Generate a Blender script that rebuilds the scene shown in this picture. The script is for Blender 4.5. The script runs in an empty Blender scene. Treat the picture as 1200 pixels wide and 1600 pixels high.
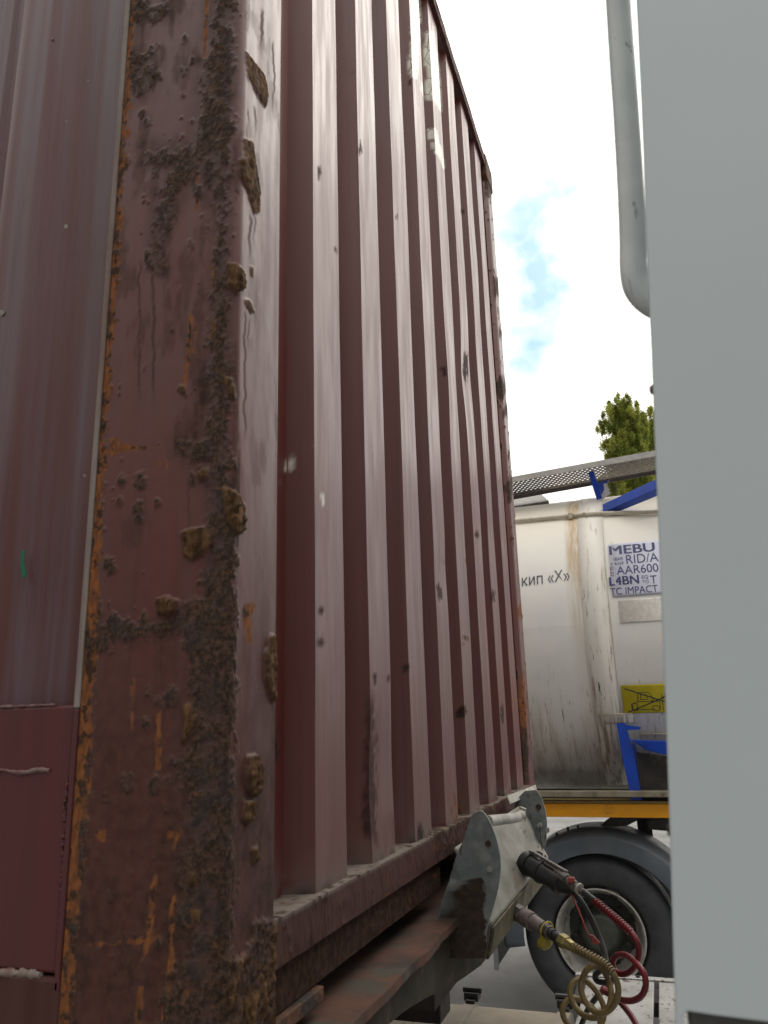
import bpy, bmesh, math, random
import numpy as np
from mathutils import Vector, Matrix
random.seed(7)
rng = np.random.default_rng(11)
SC = bpy.context.scene
COL = SC.collection

# ------------------------------------------------------------------ camera
F_PX = 1224.609                                  # focal length in pixels of a 1200 px wide frame
YAW, PITCH, ROLL = 0.3209, 0.2633, -0.0283
CAM = np.array([0.4986, -0.871, 2.0])
def cam_axes():
    f = np.array([-math.sin(YAW)*math.cos(PITCH), math.cos(YAW)*math.cos(PITCH), math.sin(PITCH)])
    r = np.array([math.cos(YAW), math.sin(YAW), 0.0]); u = np.cross(r, f)
    c, s = math.cos(ROLL), math.sin(ROLL)
    return c*r + s*u, -s*r + c*u, f
AR, AU, AF = cam_axes()
cd = bpy.data.cameras.new("camera"); cam = bpy.data.objects.new("camera", cd); COL.objects.link(cam)
cam.matrix_world = Matrix(((AR[0], AU[0], -AF[0], CAM[0]), (AR[1], AU[1], -AF[1], CAM[1]), (AR[2], AU[2], -AF[2], CAM[2]), (0, 0, 0, 1)))
cd.sensor_fit = 'HORIZONTAL'; cd.sensor_width = 36.0; cd.lens = F_PX/1200*36
cd.clip_start = 0.02; cd.clip_end = 3000
cd.dof.use_dof = True; cd.dof.focus_distance = 2.6; cd.dof.aperture_fstop = 13
SC.camera = cam
SC.render.resolution_x = 768; SC.render.resolution_y = 1024
SC.view_settings.view_transform = 'Standard'; SC.view_settings.look = 'None'
SC.view_settings.exposure = 0.0; SC.view_settings.gamma = 1.0

# measured points of the place: a sight line of the survey station meets a plane or the tank
def ray(x, y): return AF + (x-600)/F_PX*AR - (y-800)/F_PX*AU
def at(x, y, ax, v):
    d = ray(x, y); t = (v-CAM[ax])/d[ax]
    return CAM + t*d
def aX(x, y, v): return at(x, y, 0, v)
def aY(x, y, v): return at(x, y, 1, v)
def aZ(x, y, v): return at(x, y, 2, v)
def px_of(P):
    d = P - CAM; z = d @ AF
    return 600 + F_PX*(d @ AR)/z, 800 - F_PX*(d @ AU)/z

# ------------------------------------------------------------------ sky and sun
SUN_EL, SUN_AZ = math.radians(52), math.radians(30)      # azimuth from +Y towards +X
sun_dir = Vector((math.sin(SUN_AZ)*math.cos(SUN_EL), math.cos(SUN_AZ)*math.cos(SUN_EL), math.sin(SUN_EL)))
W = bpy.data.worlds.new("World"); SC.world = W; W.use_nodes = True
def world():
    nt = W.node_tree; N = nt.nodes; L = nt.links; N.clear()
    out = N.new('ShaderNodeOutputWorld'); bg = N.new('ShaderNodeBackground'); bg.inputs[1].default_value = 0.12
    sky = N.new('ShaderNodeTexSky'); sky.sky_type = 'NISHITA'; sky.sun_disc = False
    sky.sun_elevation = SUN_EL; sky.sun_rotation = SUN_AZ; sky.dust_density = 2.5
    tc = N.new('ShaderNodeTexCoord')
    nz = N.new('ShaderNodeTexNoise'); nz.inputs['Scale'].default_value = 3.2; nz.inputs['Detail'].default_value = 7; nz.inputs['Roughness'].default_value = 0.55
    mp = N.new('ShaderNodeMapping'); mp.inputs['Scale'].default_value = (1, 1, 1.6)
    L.new(tc.outputs['Generated'], mp.inputs[0]); L.new(mp.outputs[0], nz.inputs['Vector'])
    # openings in the cloud deck: around a few directions of the sky
    acc = None
    wn = N.new('ShaderNodeTexNoise'); wn.inputs['Scale'].default_value = 7; wn.inputs['Detail'].default_value = 6; L.new(tc.outputs['Generated'], wn.inputs['Vector'])
    w1 = N.new('ShaderNodeVectorMath'); w1.operation = 'MULTIPLY_ADD'; w1.inputs[1].default_value = (.34, .34, .34); w1.inputs[2].default_value = (-.17, -.17, -.17); L.new(wn.outputs['Color'], w1.inputs[0])
    w2 = N.new('ShaderNodeVectorMath'); w2.operation = 'ADD'; L.new(tc.outputs['Generated'], w2.inputs[0]); L.new(w1.outputs[0], w2.inputs[1])
    for (x, y, r, k) in ((800, 480, 0.12, 0.85), (840, 420, 0.10, .8), (800, 370, .10, .75), (800, 240, .05, .4), (925, -40, 0.10, 0.5), (985, 60, 0.07, 0.9), (740, 700, .12, .35)):
        d = ray(x, y); d = d/np.linalg.norm(d)
        ds = N.new('ShaderNodeVectorMath'); ds.operation = 'DISTANCE'; ds.inputs[1].default_value = tuple(d)
        L.new(w2.outputs[0], ds.inputs[0])
        mr = N.new('ShaderNodeMapRange'); mr.interpolation_type = 'SMOOTHERSTEP'
        mr.inputs[1].default_value = 0; mr.inputs[2].default_value = r; mr.inputs[3].default_value = k; mr.inputs[4].default_value = 0
        L.new(ds.outputs['Value'], mr.inputs[0])
        if acc is None: acc = mr.outputs[0]
        else:
            m = N.new('ShaderNodeMath'); m.operation = 'MAXIMUM'; L.new(acc, m.inputs[0]); L.new(mr.outputs[0], m.inputs[1]); acc = m.outputs[0]
    # cloud cover = noise ramp, less where an opening is
    nr = N.new('ShaderNodeMapRange'); nr.inputs[1].default_value = 0.36; nr.inputs[2].default_value = 0.62; nr.inputs[3].default_value = 0.55; nr.inputs[4].default_value = 1.35
    L.new(nz.outputs[0], nr.inputs[0])
    s1 = N.new('ShaderNodeMath'); s1.operation = 'MULTIPLY'; L.new(acc, s1.inputs[0]); s1.inputs[1].default_value = 1.5
    s2 = N.new('ShaderNodeMath'); s2.operation = 'MULTIPLY'; L.new(s1.outputs[0], s2.inputs[0])
    inv = N.new('ShaderNodeMath'); inv.operation = 'SUBTRACT'; inv.inputs[0].default_value = 1.75; L.new(nr.outputs[0], inv.inputs[1]); L.new(inv.outputs[0], s2.inputs[1])
    cov = N.new('ShaderNodeMath'); cov.operation = 'SUBTRACT'; cov.use_clamp = True; cov.inputs[0].default_value = 0.98; L.new(s2.outputs[0], cov.inputs[1])
    # cloud brightness: brighter around the hidden sun, dimming added behind the station to darken faces turned that way
    dt = N.new('ShaderNodeVectorMath'); dt.operation = 'DOT_PRODUCT'; dt.inputs[1].default_value = tuple(sun_dir); L.new(tc.outputs['Generated'], dt.inputs[0])
    cb = N.new('ShaderNodeMapRange'); cb.interpolation_type = 'SMOOTHSTEP'
    cb.inputs[1].default_value = 0.05; cb.inputs[2].default_value = 0.80; cb.inputs[3].default_value = CLOUD_LO; cb.inputs[4].default_value = CLOUD_HI
    L.new(dt.outputs['Value'], cb.inputs[0])
    sx = N.new('ShaderNodeSeparateXYZ'); L.new(tc.outputs['Generated'], sx.inputs[0])
    e1 = N.new('ShaderNodeMapRange'); e1.interpolation_type = 'SMOOTHSTEP'; e1.inputs[1].default_value = 0; e1.inputs[2].default_value = .55; e1.inputs[3].default_value = .12; e1.inputs[4].default_value = 1.25; L.new(sx.outputs[2], e1.inputs[0])  # low sky dimmed behind the station, standing in for unseen surroundings
    e2 = N.new('ShaderNodeMapRange'); e2.interpolation_type = 'SMOOTHSTEP'; e2.inputs[1].default_value = .35; e2.inputs[2].default_value = -.15; e2.inputs[3].default_value = 0; e2.inputs[4].default_value = 1; L.new(sx.outputs[1], e2.inputs[0])
    e3 = N.new('ShaderNodeMix'); e5 = N.new('ShaderNodeMapRange'); e5.interpolation_type = 'SMOOTHSTEP'; e5.inputs[1].default_value = .05; e5.inputs[2].default_value = .5; e5.inputs[3].default_value = .58; e5.inputs[4].default_value = 1.0; L.new(sx.outputs[2], e5.inputs[0]); L.new(e5.outputs[0], e3.inputs[2]); L.new(e2.outputs[0], e3.inputs[0]); L.new(e1.outputs[0], e3.inputs[3])
    e4 = N.new('ShaderNodeMath'); e4.operation = 'MULTIPLY'; L.new(cb.outputs[0], e4.inputs[0]); L.new(e3.outputs[0], e4.inputs[1])
    cc = N.new('ShaderNodeVectorMath'); cc.operation = 'SCALE'; cc.inputs[0].default_value = (1.0, 0.958, 0.90); L.new(e4.outputs[0], cc.inputs['Scale'])
    sk = N.new('ShaderNodeVectorMath'); sk.operation = 'MULTIPLY'; sk.inputs[1].default_value = SKY_TINT; L.new(sky.outputs[0], sk.inputs[0])
    mx = N.new('ShaderNodeMix'); mx.data_type = 'RGBA'; L.new(cov.outputs[0], mx.inputs[0]); L.new(sk.outputs[0], mx.inputs[6]); L.new(cc.outputs[0], mx.inputs[7])
    L.new(mx.outputs[2], bg.inputs[0]); L.new(bg.outputs[0], out.inputs[0])
CLOUD_LO, CLOUD_HI = 5.0, 17.0
SKY_TINT = (1.15, 1.45, 1.25)
world()
sl = bpy.data.lights.new("sun", 'SUN'); sl.energy = 0.5; sl.angle = math.radians(30); sl.color = (1.0, 0.95, 0.87)
so = bpy.data.objects.new("sun", sl); COL.objects.link(so)
so.rotation_euler = sun_dir.to_track_quat('Z', 'Y').to_euler()

# ------------------------------------------------------------------ numpy noise
def _h(ix, iy, seed):
    n = (ix.astype(np.int64)*374761393 + iy.astype(np.int64)*668265263 + seed*1442695041) & 0xffffffff
    n = ((n ^ (n >> 13))*1274126177) & 0xffffffff
    return ((n ^ (n >> 16)) & 0xffff)/65535.0
def vn(x, y, seed=0):
    ix = np.floor(x); iy = np.floor(y); fx = x-ix; fy = y-iy
    fx = fx*fx*(3-2*fx); fy = fy*fy*(3-2*fy)
    a = _h(ix, iy, seed); b = _h(ix+1, iy, seed); c = _h(ix, iy+1, seed); d = _h(ix+1, iy+1, seed)
    return (a*(1-fx)+b*fx)*(1-fy) + (c*(1-fx)+d*fx)*fy
def fbm(x, y, seed=0, o=4):
    s = 0; a = .5; t = 0
    for i in range(o):
        s = s + a*vn(x, y, seed+i*17); t += a; a *= .55; x = x*2.03+3.1; y = y*2.03+1.7
    return s/t
def sstep(a, b, x):
    t = np.clip((x-a)/(b-a), 0, 1); return t*t*(3-2*t)
def sdpoly(px, py, poly):                 # signed distance, negative inside
    d = np.full(px.shape, 1e9); ins = np.zeros(px.shape, bool); n = len(poly)
    for i in range(n):
        ax_, ay_ = poly[i]; bx_, by_ = poly[(i+1) % n]
        ex, ey = bx_-ax_, by_-ay_; wx, wy = px-ax_, py-ay_
        t = np.clip((wx*ex+wy*ey)/(ex*ex+ey*ey+1e-9), 0, 1)
        d = np.minimum(d, np.hypot(wx-ex*t, wy-ey*t))
        c = ((ay_ > py) != (by_ > py)) & (px < (bx_-ax_)*(py-ay_)/(by_-ay_+1e-12)+ax_)
        ins ^= c
    return np.where(ins, -d, d)

# ------------------------------------------------------------------ object helpers
def tag(o, label=None, cat=None, group=None, kind=None):
    if label: o["label"] = label
    if cat: o["category"] = cat
    if group: o["group"] = group
    if kind: o["kind"] = kind
    return o
def thing(name, loc, label, cat, group=None):
    o = bpy.data.objects.new(name, None); COL.objects.link(o); o.location = loc
    o.empty_display_size = 0.1
    return tag(o, label, cat, group)
def link(name, me, mat, parent=None, smooth=None, bevel=0, origin=None):
    o = bpy.data.objects.new(name, me); COL.objects.link(o)
    if mat: me.materials.append(mat)
    if parent is not None:
        o.parent = parent
        if parent.type == 'EMPTY': o.location = -Vector(parent.location)
    if smooth is not None:
        for p in me.polygons: p.use_smooth = True
        me.set_sharp_from_angle(angle=math.radians(smooth))
    if bevel:
        b = o.modifiers.new('bevel', 'BEVEL'); b.width = bevel; b.segments = 2; b.limit_method = 'ANGLE'; b.angle_limit = math.radians(35)
    return o
class MB:
    def __init__(s): s.v = []; s.f = []
    def add(s, vs, fs):
        n = len(s.v); s.v += [tuple(map(float, v)) for v in vs]; s.f += [tuple(i+n for i in f) for f in fs]; return s
    def box(s, x0, x1, y0, y1, z0, z1):
        v = [(x, y, z) for x in (x0, x1) for y in (y0, y1) for z in (z0, z1)]
        return s.add(v, [(0, 1, 3, 2), (4, 6, 7, 5), (0, 4, 5, 1), (2, 3, 7, 6), (0, 2, 6, 4), (1, 5, 7, 3)])
    def prism(s, pts, ext):                # polygon of 3-D points pushed along ext
        n = len(pts); e = np.array(ext, float)
        a = [np.array(p, float) for p in pts]; b = [p+e for p in a]
        return s.add(a+b, [tuple(range(n))[::-1], tuple(range(n, 2*n))] + [(i, (i+1) % n, n+(i+1) % n, n+i) for i in range(n)])
    def bar(s, p0, p1, w, h, up=(0, 0, 1), w1=None, h1=None):
        p0, p1 = np.array(p0, float), np.array(p1, float); d = p1-p0; d /= np.linalg.norm(d)
        a = np.cross(d, np.array(up, float)); a /= np.linalg.norm(a); b = np.cross(a, d)
        w1 = w1 or w; h1 = h1 or h; v = []
        for p, ww, hh in ((p0, w, h), (p1, w1, h1)):
            for i, j in ((-1, -1), (1, -1), (1, 1), (-1, 1)): v.append(p+a*ww/2*i+b*hh/2*j)
        return s.add(v, [(0, 1, 2, 3)[::-1], (4, 5, 6, 7), (0, 1, 5, 4), (1, 2, 6, 5), (2, 3, 7, 6), (3, 0, 4, 7)])
    def lathe(s, p0, p1, prof, n=20, rot=0.0, caps=True):      # prof: (t, radius) with t in metres along p0->p1
        p0, p1 = np.array(p0, float), np.array(p1, float); d = p1-p0; d /= np.linalg.norm(d)
        a = np.cross(d, (0, 0, 1) if abs(d[2]) < .9 else (1, 0, 0)); a /= np.linalg.norm(a); b = np.cross(a, d)
        v = []; k = len(prof)
        for t, r in prof:
            for i in range(n):
                q = 2*math.pi*i/n+rot; v.append(p0+d*t+(a*math.cos(q)+b*math.sin(q))*r)
        f = [(j*n+i, j*n+(i+1) % n, (j+1)*n+(i+1) % n, (j+1)*n+i) for j in range(k-1) for i in range(n)]
        if caps: f += [tuple(range(n))[::-1], tuple(range((k-1)*n, k*n))]
        return s.add(v, f)
    def tube(s, pts, r, n=12, res=8, smooth=True, rfun=None):
        P = [np.array(p, float) for p in pts]
        if smooth and len(P) > 2:
            Q = [2*P[0]-P[1]]+P+[2*P[-1]-P[-2]]; out = []
            for i in range(1, len(Q)-2):
                for k in range(res):
                    t = k/res; a, b, c, d = Q[i-1:i+3]
                    out.append(.5*((2*b)+(-a+c)*t+(2*a-5*b+4*c-d)*t*t+(-a+3*b-3*c+d)*t**3))
            out.append(P[-1]); P = out
        nrm = None; v = []
        for i, p in enumerate(P):
            d = P[min(i+1, len(P)-1)]-P[max(i-1, 0)]; d /= np.linalg.norm(d)+1e-12
            if nrm is None:
                nrm = np.cross(d, (0, 0, 1) if abs(d[2]) < .9 else (1, 0, 0))
            nrm = nrm-d*np.dot(nrm, d); nrm /= np.linalg.norm(nrm); b = np.cross(d, nrm)
            rr = rfun(i/(len(P)-1), i) if rfun else r
            for k in range(n):
                q = 2*math.pi*k/n; v.append(p+(nrm*math.cos(q)+b*math.sin(q))*rr)
        f = [(j*n+i, j*n+(i+1) % n, (j+1)*n+(i+1) % n, (j+1)*n+i) for j in range(len(P)-1) for i in range(n)]
        f += [tuple(range(n))[::-1], tuple(range((len(P)-1)*n, len(P)*n))]
        s.path = P
        return s.add(v, f)
    def build(s, name, mat, parent=None, smooth=None, bevel=0, fix=True):
        me = bpy.data.meshes.new(name); me.from_pydata(s.v, [], s.f); me.validate()
        if fix:
            bm = bmesh.new(); bm.from_mesh(me); bmesh.ops.recalc_face_normals(bm, faces=bm.faces); bm.to_mesh(me); bm.free()
        return link(name, me, mat, parent, smooth, bevel)
def grid_mesh(name, P, attrs=None):        # P: (rows, cols, 3)
    r, c = P.shape[:2]; me = bpy.data.meshes.new(name)
    me.vertices.add(r*c); me.vertices.foreach_set('co', P.reshape(-1).astype(np.float32))
    i = np.arange((r-1)*(c-1)); a = (i//(c-1))*c+i % (c-1)
    q = np.stack([a, a+1, a+c+1, a+c], -1).reshape(-1)
    n = (r-1)*(c-1); me.loops.add(n*4); me.loops.foreach_set('vertex_index', q.astype(np.int32))
    me.polygons.add(n); me.polygons.foreach_set('loop_start', (np.arange(n)*4).astype(np.int32))
    me.polygons.foreach_set('loop_total', np.full(n, 4, np.int32)); me.update(calc_edges=True)
    for k, v in (attrs or {}).items():
        at_ = me.attributes.new(k, 'FLOAT', 'POINT'); at_.data.foreach_set('value', np.clip(v, 0, 1).reshape(-1).astype(np.float32))
    return me

# ------------------------------------------------------------------ materials
class NT:
    def __init__(s, name):
        s.m = bpy.data.materials.new(name); s.m.use_nodes = True; s.t = s.m.node_tree; s.t.nodes.clear()
        s.out = s.n('ShaderNodeOutputMaterial'); s.b = s.n('ShaderNodeBsdfPrincipled'); s.t.links.new(s.b.outputs[0], s.out.inputs[0])
        s.tc = s.n('ShaderNodeTexCoord')
    def n(s, k): return s.t.nodes.new(k)
    def l(s, a, b): s.t.links.new(a, b)
    def noise(s, scale=5, detail=5, vec=(1, 1, 1), rough=.55, dist=0, off=(0, 0, 0)):
        mp = s.n('ShaderNodeMapping'); mp.inputs['Scale'].default_value = vec; mp.inputs['Location'].default_value = off
        s.l(s.tc.outputs['Object'], mp.inputs[0]); nz = s.n('ShaderNodeTexNoise'); nz.inputs['Scale'].default_value = scale
        nz.inputs['Detail'].default_value = detail; nz.inputs['Roughness'].default_value = rough; nz.inputs['Distortion'].default_value = dist
        s.l(mp.outputs[0], nz.inputs['Vector']); return nz.outputs[0]
    def rng(s, v, a, b, c=0, d=1, smooth=True):
        m = s.n('ShaderNodeMapRange'); m.inputs[1].default_value = a; m.inputs[2].default_value = b; m.inputs[3].default_value = c; m.inputs[4].default_value = d
        if smooth: m.interpolation_type = 'SMOOTHSTEP'
        s.l(v, m.inputs[0]); return m.outputs[0]
    def mix(s, fac, a, b):
        m = s.n('ShaderNodeMix'); m.data_type = 'RGBA'
        for sk, v in ((0, fac), (6, a), (7, b)):
            if isinstance(v, (tuple, list)): m.inputs[sk].default_value = (*v, 1)
            elif isinstance(v, (int, float)): m.inputs[sk].default_value = v
            else: s.l(v, m.inputs[sk])
        return m.outputs[2]
    def math(s, op, a, b=0.0, clamp=False):
        m = s.n('ShaderNodeMath'); m.operation = op; m.use_clamp = clamp
        for i, v in enumerate((a, b)):
            if isinstance(v, (int, float)): m.inputs[i].default_value = v
            else: s.l(v, m.inputs[i])
        return m.outputs[0]
    def attr(s, name):
        a = s.n('ShaderNodeAttribute'); a.attribute_name = name; return a.outputs['Fac']
    def sep(s, src='Object'):
        x = s.n('ShaderNodeSeparateXYZ')
        if src == 'Normal':
            g = s.n('ShaderNodeNewGeometry'); s.l(g.outputs['True Normal'], x.inputs[0])
        else: s.l(s.tc.outputs[src], x.inputs[0])
        return x.outputs
    def bump(s, h, strength=.3, dist=.01):
        b = s.n('ShaderNodeBump'); b.inputs['Strength'].default_value = strength; b.inputs['Distance'].default_value = dist
        s.l(h, b.inputs['Height']); s.l(b.outputs[0], s.b.inputs['Normal'])
    def fin(s, col, rough=.5, metal=0.0, spec=.5):
        for k, v in (('Base Color', col), ('Roughness', rough), ('Metallic', metal), ('Specular IOR Level', spec)):
            if isinstance(v, (tuple, list)): s.b.inputs[k].default_value = (*v, 1)
            elif isinstance(v, (int, float)): s.b.inputs[k].default_value = v
            else: s.l(v, s.b.inputs[k])
        return s.m

def container_paint(name, base=(.13, .040, .036), pale=(.155, .092, .085), rough=.40, attrs=False, streak=1.0, spec=.5, drip=(1, 1, 0.03)):
    t = NT(name)
    st = t.noise(26, 6, (drip[0], drip[1], drip[2]), .6)
    big = t.noise(2.2, 5, (1, 1, .35), .6)
    c = t.mix(t.rng(st, .38, .68), base, pale)
    c = t.mix(t.rng(big, .35, .7, 0, .55*streak), c, (.095, .036, .030))
    dr = t.noise(60, 3, (1, 1, .02), .5, 0, (3, 1, 2))
    c = t.mix(t.rng(dr, .60, .72, 0, .38*streak), c, (.05, .018, .016))
    sp = t.noise(85, 3, (1, 1, .6), .5, .3, (9, 4, 2))
    spot = t.rng(sp, .80, .82)
    c = t.mix(spot, c, (.03, .016, .012))
    r = t.rng(t.noise(40, 4, (1, 1, .1)), .3, .7, rough-.05, rough+.10)
    h = t.noise(9, 4, (1, 1, .3))
    fine = t.noise(300, 3)
    hh = t.math('ADD', h, t.math('MULTIPLY', fine, .05))
    if attrs:
        dust = t.attr('dust')
        c = t.mix(dust, c, (.23, .20, .175))
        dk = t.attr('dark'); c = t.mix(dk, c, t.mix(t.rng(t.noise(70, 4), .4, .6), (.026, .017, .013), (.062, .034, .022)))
        pe = t.attr('peel')
        crk = t.n('ShaderNodeTexVoronoi'); crk.feature = 'DISTANCE_TO_EDGE'; crk.inputs['Scale'].default_value = 28
        mp = t.n('ShaderNodeMapping'); mp.inputs['Scale'].default_value = (1, 1, .55); t.l(t.tc.outputs['Object'], mp.inputs[0]); t.l(mp.outputs[0], crk.inputs['Vector'])
        pc = t.mix(t.rng(crk.outputs['Distance'], .01, .035), (.20, .13, .09), t.mix(t.rng(t.noise(30, 4), .4, .65), (.74, .73, .64), (.60, .59, .50)))
        c = t.mix(pe, c, pc)
        og = t.attr('orange'); oc = t.mix(t.rng(t.noise(120, 4, (1, 1, .4)), .35, .65), (.25, .092, .032), (.135, .054, .025))
        oc = t.mix(t.rng(t.noise(45, 5), .52, .6), oc, (.05, .028, .018))
        c = t.mix(og, c, oc)
        cr = t.attr('crust')
        c1 = t.mix(t.rng(t.noise(170, 5, (1, 1, 1), .7), .38, .66), (.030, .020, .015), (.105, .060, .040))
        c1 = t.mix(t.rng(t.noise(22, 4), .48, .68, 0, .6), c1, (.040, .036, .040))
        c1 = t.mix(t.rng(t.noise(60, 4, (1, 1, 1), .6, 0, (3, 3, 3)), .60, .70, 0, .7), c1, (.15, .065, .024))
        c = t.mix(cr, c, c1)
        fl = t.attr('flake')
        c2 = t.mix(t.rng(t.noise(90, 6, (1, 1, .35), .7), .35, .68), (.045, .025, .013), (.165, .088, .040))
        c = t.mix(fl, c, c2)
        rough_add = t.math('MAXIMUM', t.math('MAXIMUM', cr, fl), t.math('MAXIMUM', og, t.math('MAXIMUM', dust, dk)))
        r = t.math('ADD', r, t.math('MULTIPLY', rough_add, .45), True)
        fh = t.math('MULTIPLY', t.noise(230, 5, (1, 1, 1), .75), t.math('ADD', t.math('MULTIPLY', t.math('MAXIMUM', cr, fl), .9), .02))
        hh = t.math('ADD', t.math('MULTIPLY', h, .12), fh)
        t.bump(hh, .38, .006)
        sp_ = t.math('SUBTRACT', spec, t.math('MULTIPLY', rough_add, spec*.7))
        return t.fin(c, r, 0, sp_)
    t.bump(hh, .12, .006)
    return t.fin(c, r, 0, spec)
def simple(name, a, b, scale=20, rough=.5, metal=0.0, spec=.5, vec=(1, 1, 1), bump=.1, bd=.003, thr=(.35, .65), c3=None, t3=(.6, .7), s3=8, spots=None):
    t = NT(name); c = t.mix(t.rng(t.noise(scale, 6, vec, .6), *thr), a, b)
    if c3: c = t.mix(t.rng(t.noise(s3, 5, vec, .65, 0, (5, 2, 7)), *t3), c, c3)
    if spots: c = t.mix(t.rng(t.noise(140, 3), .69, .74), c, spots)
    r = t.rng(t.noise(scale*1.7, 4), .3, .7, max(rough-.08, .02), min(rough+.08, 1))
    t.bump(t.noise(scale*4, 5), bump, bd); return t.fin(c, r, metal, spec)

M = {}
M['end'] = container_paint('container_end_paint', (.125, .026, .021), (.150, .044, .036), .33, True, spec=.65)
M['post'] = container_paint('container_post_paint', (.115, .024, .018), (.100, .036, .035), .35, True, spec=.55)
M['side'] = container_paint('container_side_paint', (.115, .043, .041), (.145, .110, .140), .27, False, .8)
M['red'] = container_paint('fresh_red_paint', (.095, .016, .016), (.080, .018, .020), .45, False, .4)
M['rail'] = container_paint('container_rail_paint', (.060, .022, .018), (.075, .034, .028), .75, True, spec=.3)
M['roof'] = simple('container_roof_paint', (.12, .05, .045), (.09, .05, .045), 8, .6)
M['seal'] = simple('grey_sealant', (.27, .25, .225), (.17, .12, .10), 30, .7, vec=(1, 1, .1), c3=(.14, .06, .045), s3=9, t3=(.52, .62), spots=(.12, .06, .04))
M['weld'] = simple('weld_bead', (.20, .13, .125), (.12, .05, .045), 60, .5, bump=.6)
M['weld_dark'] = simple('rusty_weld', (.07, .018, .018), (.12, .03, .028), 60, .6, bump=.8)
M['rust'] = simple('rusted_steel', (.055, .030, .018), (.13, .055, .028), 26, .85, bump=.7, bd=.004, c3=(.035, .026, .02), s3=14, t3=(.5, .6))
M['flange'] = simple('rust_red_flange', (.040, .026, .019), (.105, .042, .024), 9, .8, bump=.5, c3=(.06, .048, .034), s3=14, t3=(.50, .62))
M['web'] = simple('olive_grimy_web', (.026, .021, .013), (.042, .031, .016), 10, .8, bump=.5, c3=(.15, .065, .022), s3=9, t3=(.60, .68))
M['dark'] = simple('dark_underframe', (.03, .024, .022), (.05, .036, .03), 12, .8, bump=.4)
def galv():
    t = NT('galvanised_steel'); v = t.n('ShaderNodeTexVoronoi'); v.inputs['Scale'].default_value = 70; t.l(t.tc.outputs['Object'], v.inputs['Vector'])
    sx = t.n('ShaderNodeSeparateColor'); t.l(v.outputs['Color'], sx.inputs[0])
    c = t.mix(sx.outputs[0], (.14, .165, .17), (.185, .21, .215))
    c = t.mix(t.rng(t.noise(22, 6), .45, .7), c, (.25, .27, .26))
    c = t.mix(t.rng(t.noise(55, 5, (1, 1, .4)), .62, .70), c, (.10, .085, .065))
    st = t.attr('stain'); c = t.mix(st, c, t.mix(t.rng(t.noise(60, 5), .4, .65), (.030, .020, .014), (.055, .036, .022)))
    t.bump(t.math('ADD', t.noise(60, 5), st), .25, .003)
    return t.fin(c, t.math('ADD', t.math('MULTIPLY', st, .35), .5), 0.0, .5)
M['galv'] = galv()
def cream():
    t = NT('cream_scratched_panel'); c = t.mix(t.rng(t.noise(8, 5), .35, .65), (.25, .243, .21), (.165, .158, .13))
    c = t.mix(t.rng(t.noise(40, 4, (1, .16, .9)), .63, .68), c, (.05, .045, .04))
    c = t.mix(t.rng(t.noise(14, 5, (1, .5, 1)), .56, .68, 0, .7), c, (.15, .12, .085))
    t.bump(t.noise(30, 5), .2, .003); return t.fin(c, .5)
M['cream'] = cream()
M['whitemetal'] = simple('worn_white_metal', (.42, .41, .37), (.28, .27, .24), 20, .5, c3=(.10, .07, .05), s3=16, t3=(.6, .66))
M['olive'] = simple('olive_yellow_grime', (.13, .11, .045), (.07, .058, .026), 18, .7, bump=.4, c3=(.035, .028, .018), s3=10, t3=(.5, .6))
def fairing():
    t = NT('white_fairing_paint'); c = t.mix(t.rng(t.noise(3, 3), .3, .7), (.525, .590, .615), (.50, .565, .595))
    c = t.mix(t.rng(t.noise(16, 5, (1, 1, .5), .6), .62, .8, 0, .35), c, (.40, .38, .33))
    c = t.mix(t.rng(t.noise(160, 2), .77, .79, 0, .6), c, (.25, .23, .2))
    t.bump(t.noise(25, 3), .04, .003); return t.fin(c, .42, 0, .5)
M['fairing'] = fairing()
def railpaint():
    t = NT('grey_grab_rail_paint'); c = t.mix(t.rng(t.noise(20, 4), .35, .65), (.62, .66, .66), (.54, .58, .58))
    c = t.mix(t.rng(t.noise(60, 5, (1, 1, .35), .6, .8), .63, .67), c, (.06, .055, .045)); return t.fin(c, .4)
M['grab'] = railpaint()
M['trim'] = simple('dark_rubber_trim', (.05, .05, .05), (.09, .085, .08), 20, .6)
M['black'] = simple('black_plastic', (.018, .019, .020), (.035, .035, .036), 30, .45)
M['brassy'] = simple('brass_fitting', (.36, .30, .12), (.25, .20, .08), 40, .35, .6)
M['steelfit'] = simple('dull_steel_fitting', (.17, .16, .155), (.10, .09, .085), 60, .5, .3, c3=(.12, .07, .05), s3=40, t3=(.55, .65))
M['pinkfit'] = simple('worn_alloy_body', (.21, .165, .155), (.12, .10, .095), 60, .6, .1, bump=.4)
M['redhose'] = simple('red_hose', (.20, .013, .020), (.13, .011, .016), 25, .38, c3=(.08, .02, .02), s3=20)
M['yellowhose'] = simple('ochre_hose', (.23, .165, .062), (.15, .105, .042), 22, .45, c3=(.10, .065, .03), s3=12, t3=(.55, .65))
M['redtag'] = simple('faded_red_plastic', (.35, .06, .045), (.22, .05, .04), 40, .5)
M['yellowtag'] = simple('yellow_plastic', (.42, .34, .03), (.26, .21, .03), 40, .5)
M['tyre'] = simple('tyre_rubber', (.034, .038, .042), (.055, .059, .063), 7, .62, bump=.15, vec=(1, 1, 1))
M['fender'] = simple('grey_black_fender', (.090, .110, .130), (.115, .135, .155), 6, .42, bump=.1, c3=(.12, .13, .14), s3=5, t3=(.6, .8))
M['rim'] = simple('dirty_white_rim', (.46, .45, .41), (.33, .32, .29), 10, .5, c3=(.20, .18, .15), s3=8, t3=(.52, .66))
M['hub'] = simple('greasy_hub', (.045, .05, .042), (.075, .078, .066), 14, .6, bump=.3)
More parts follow.
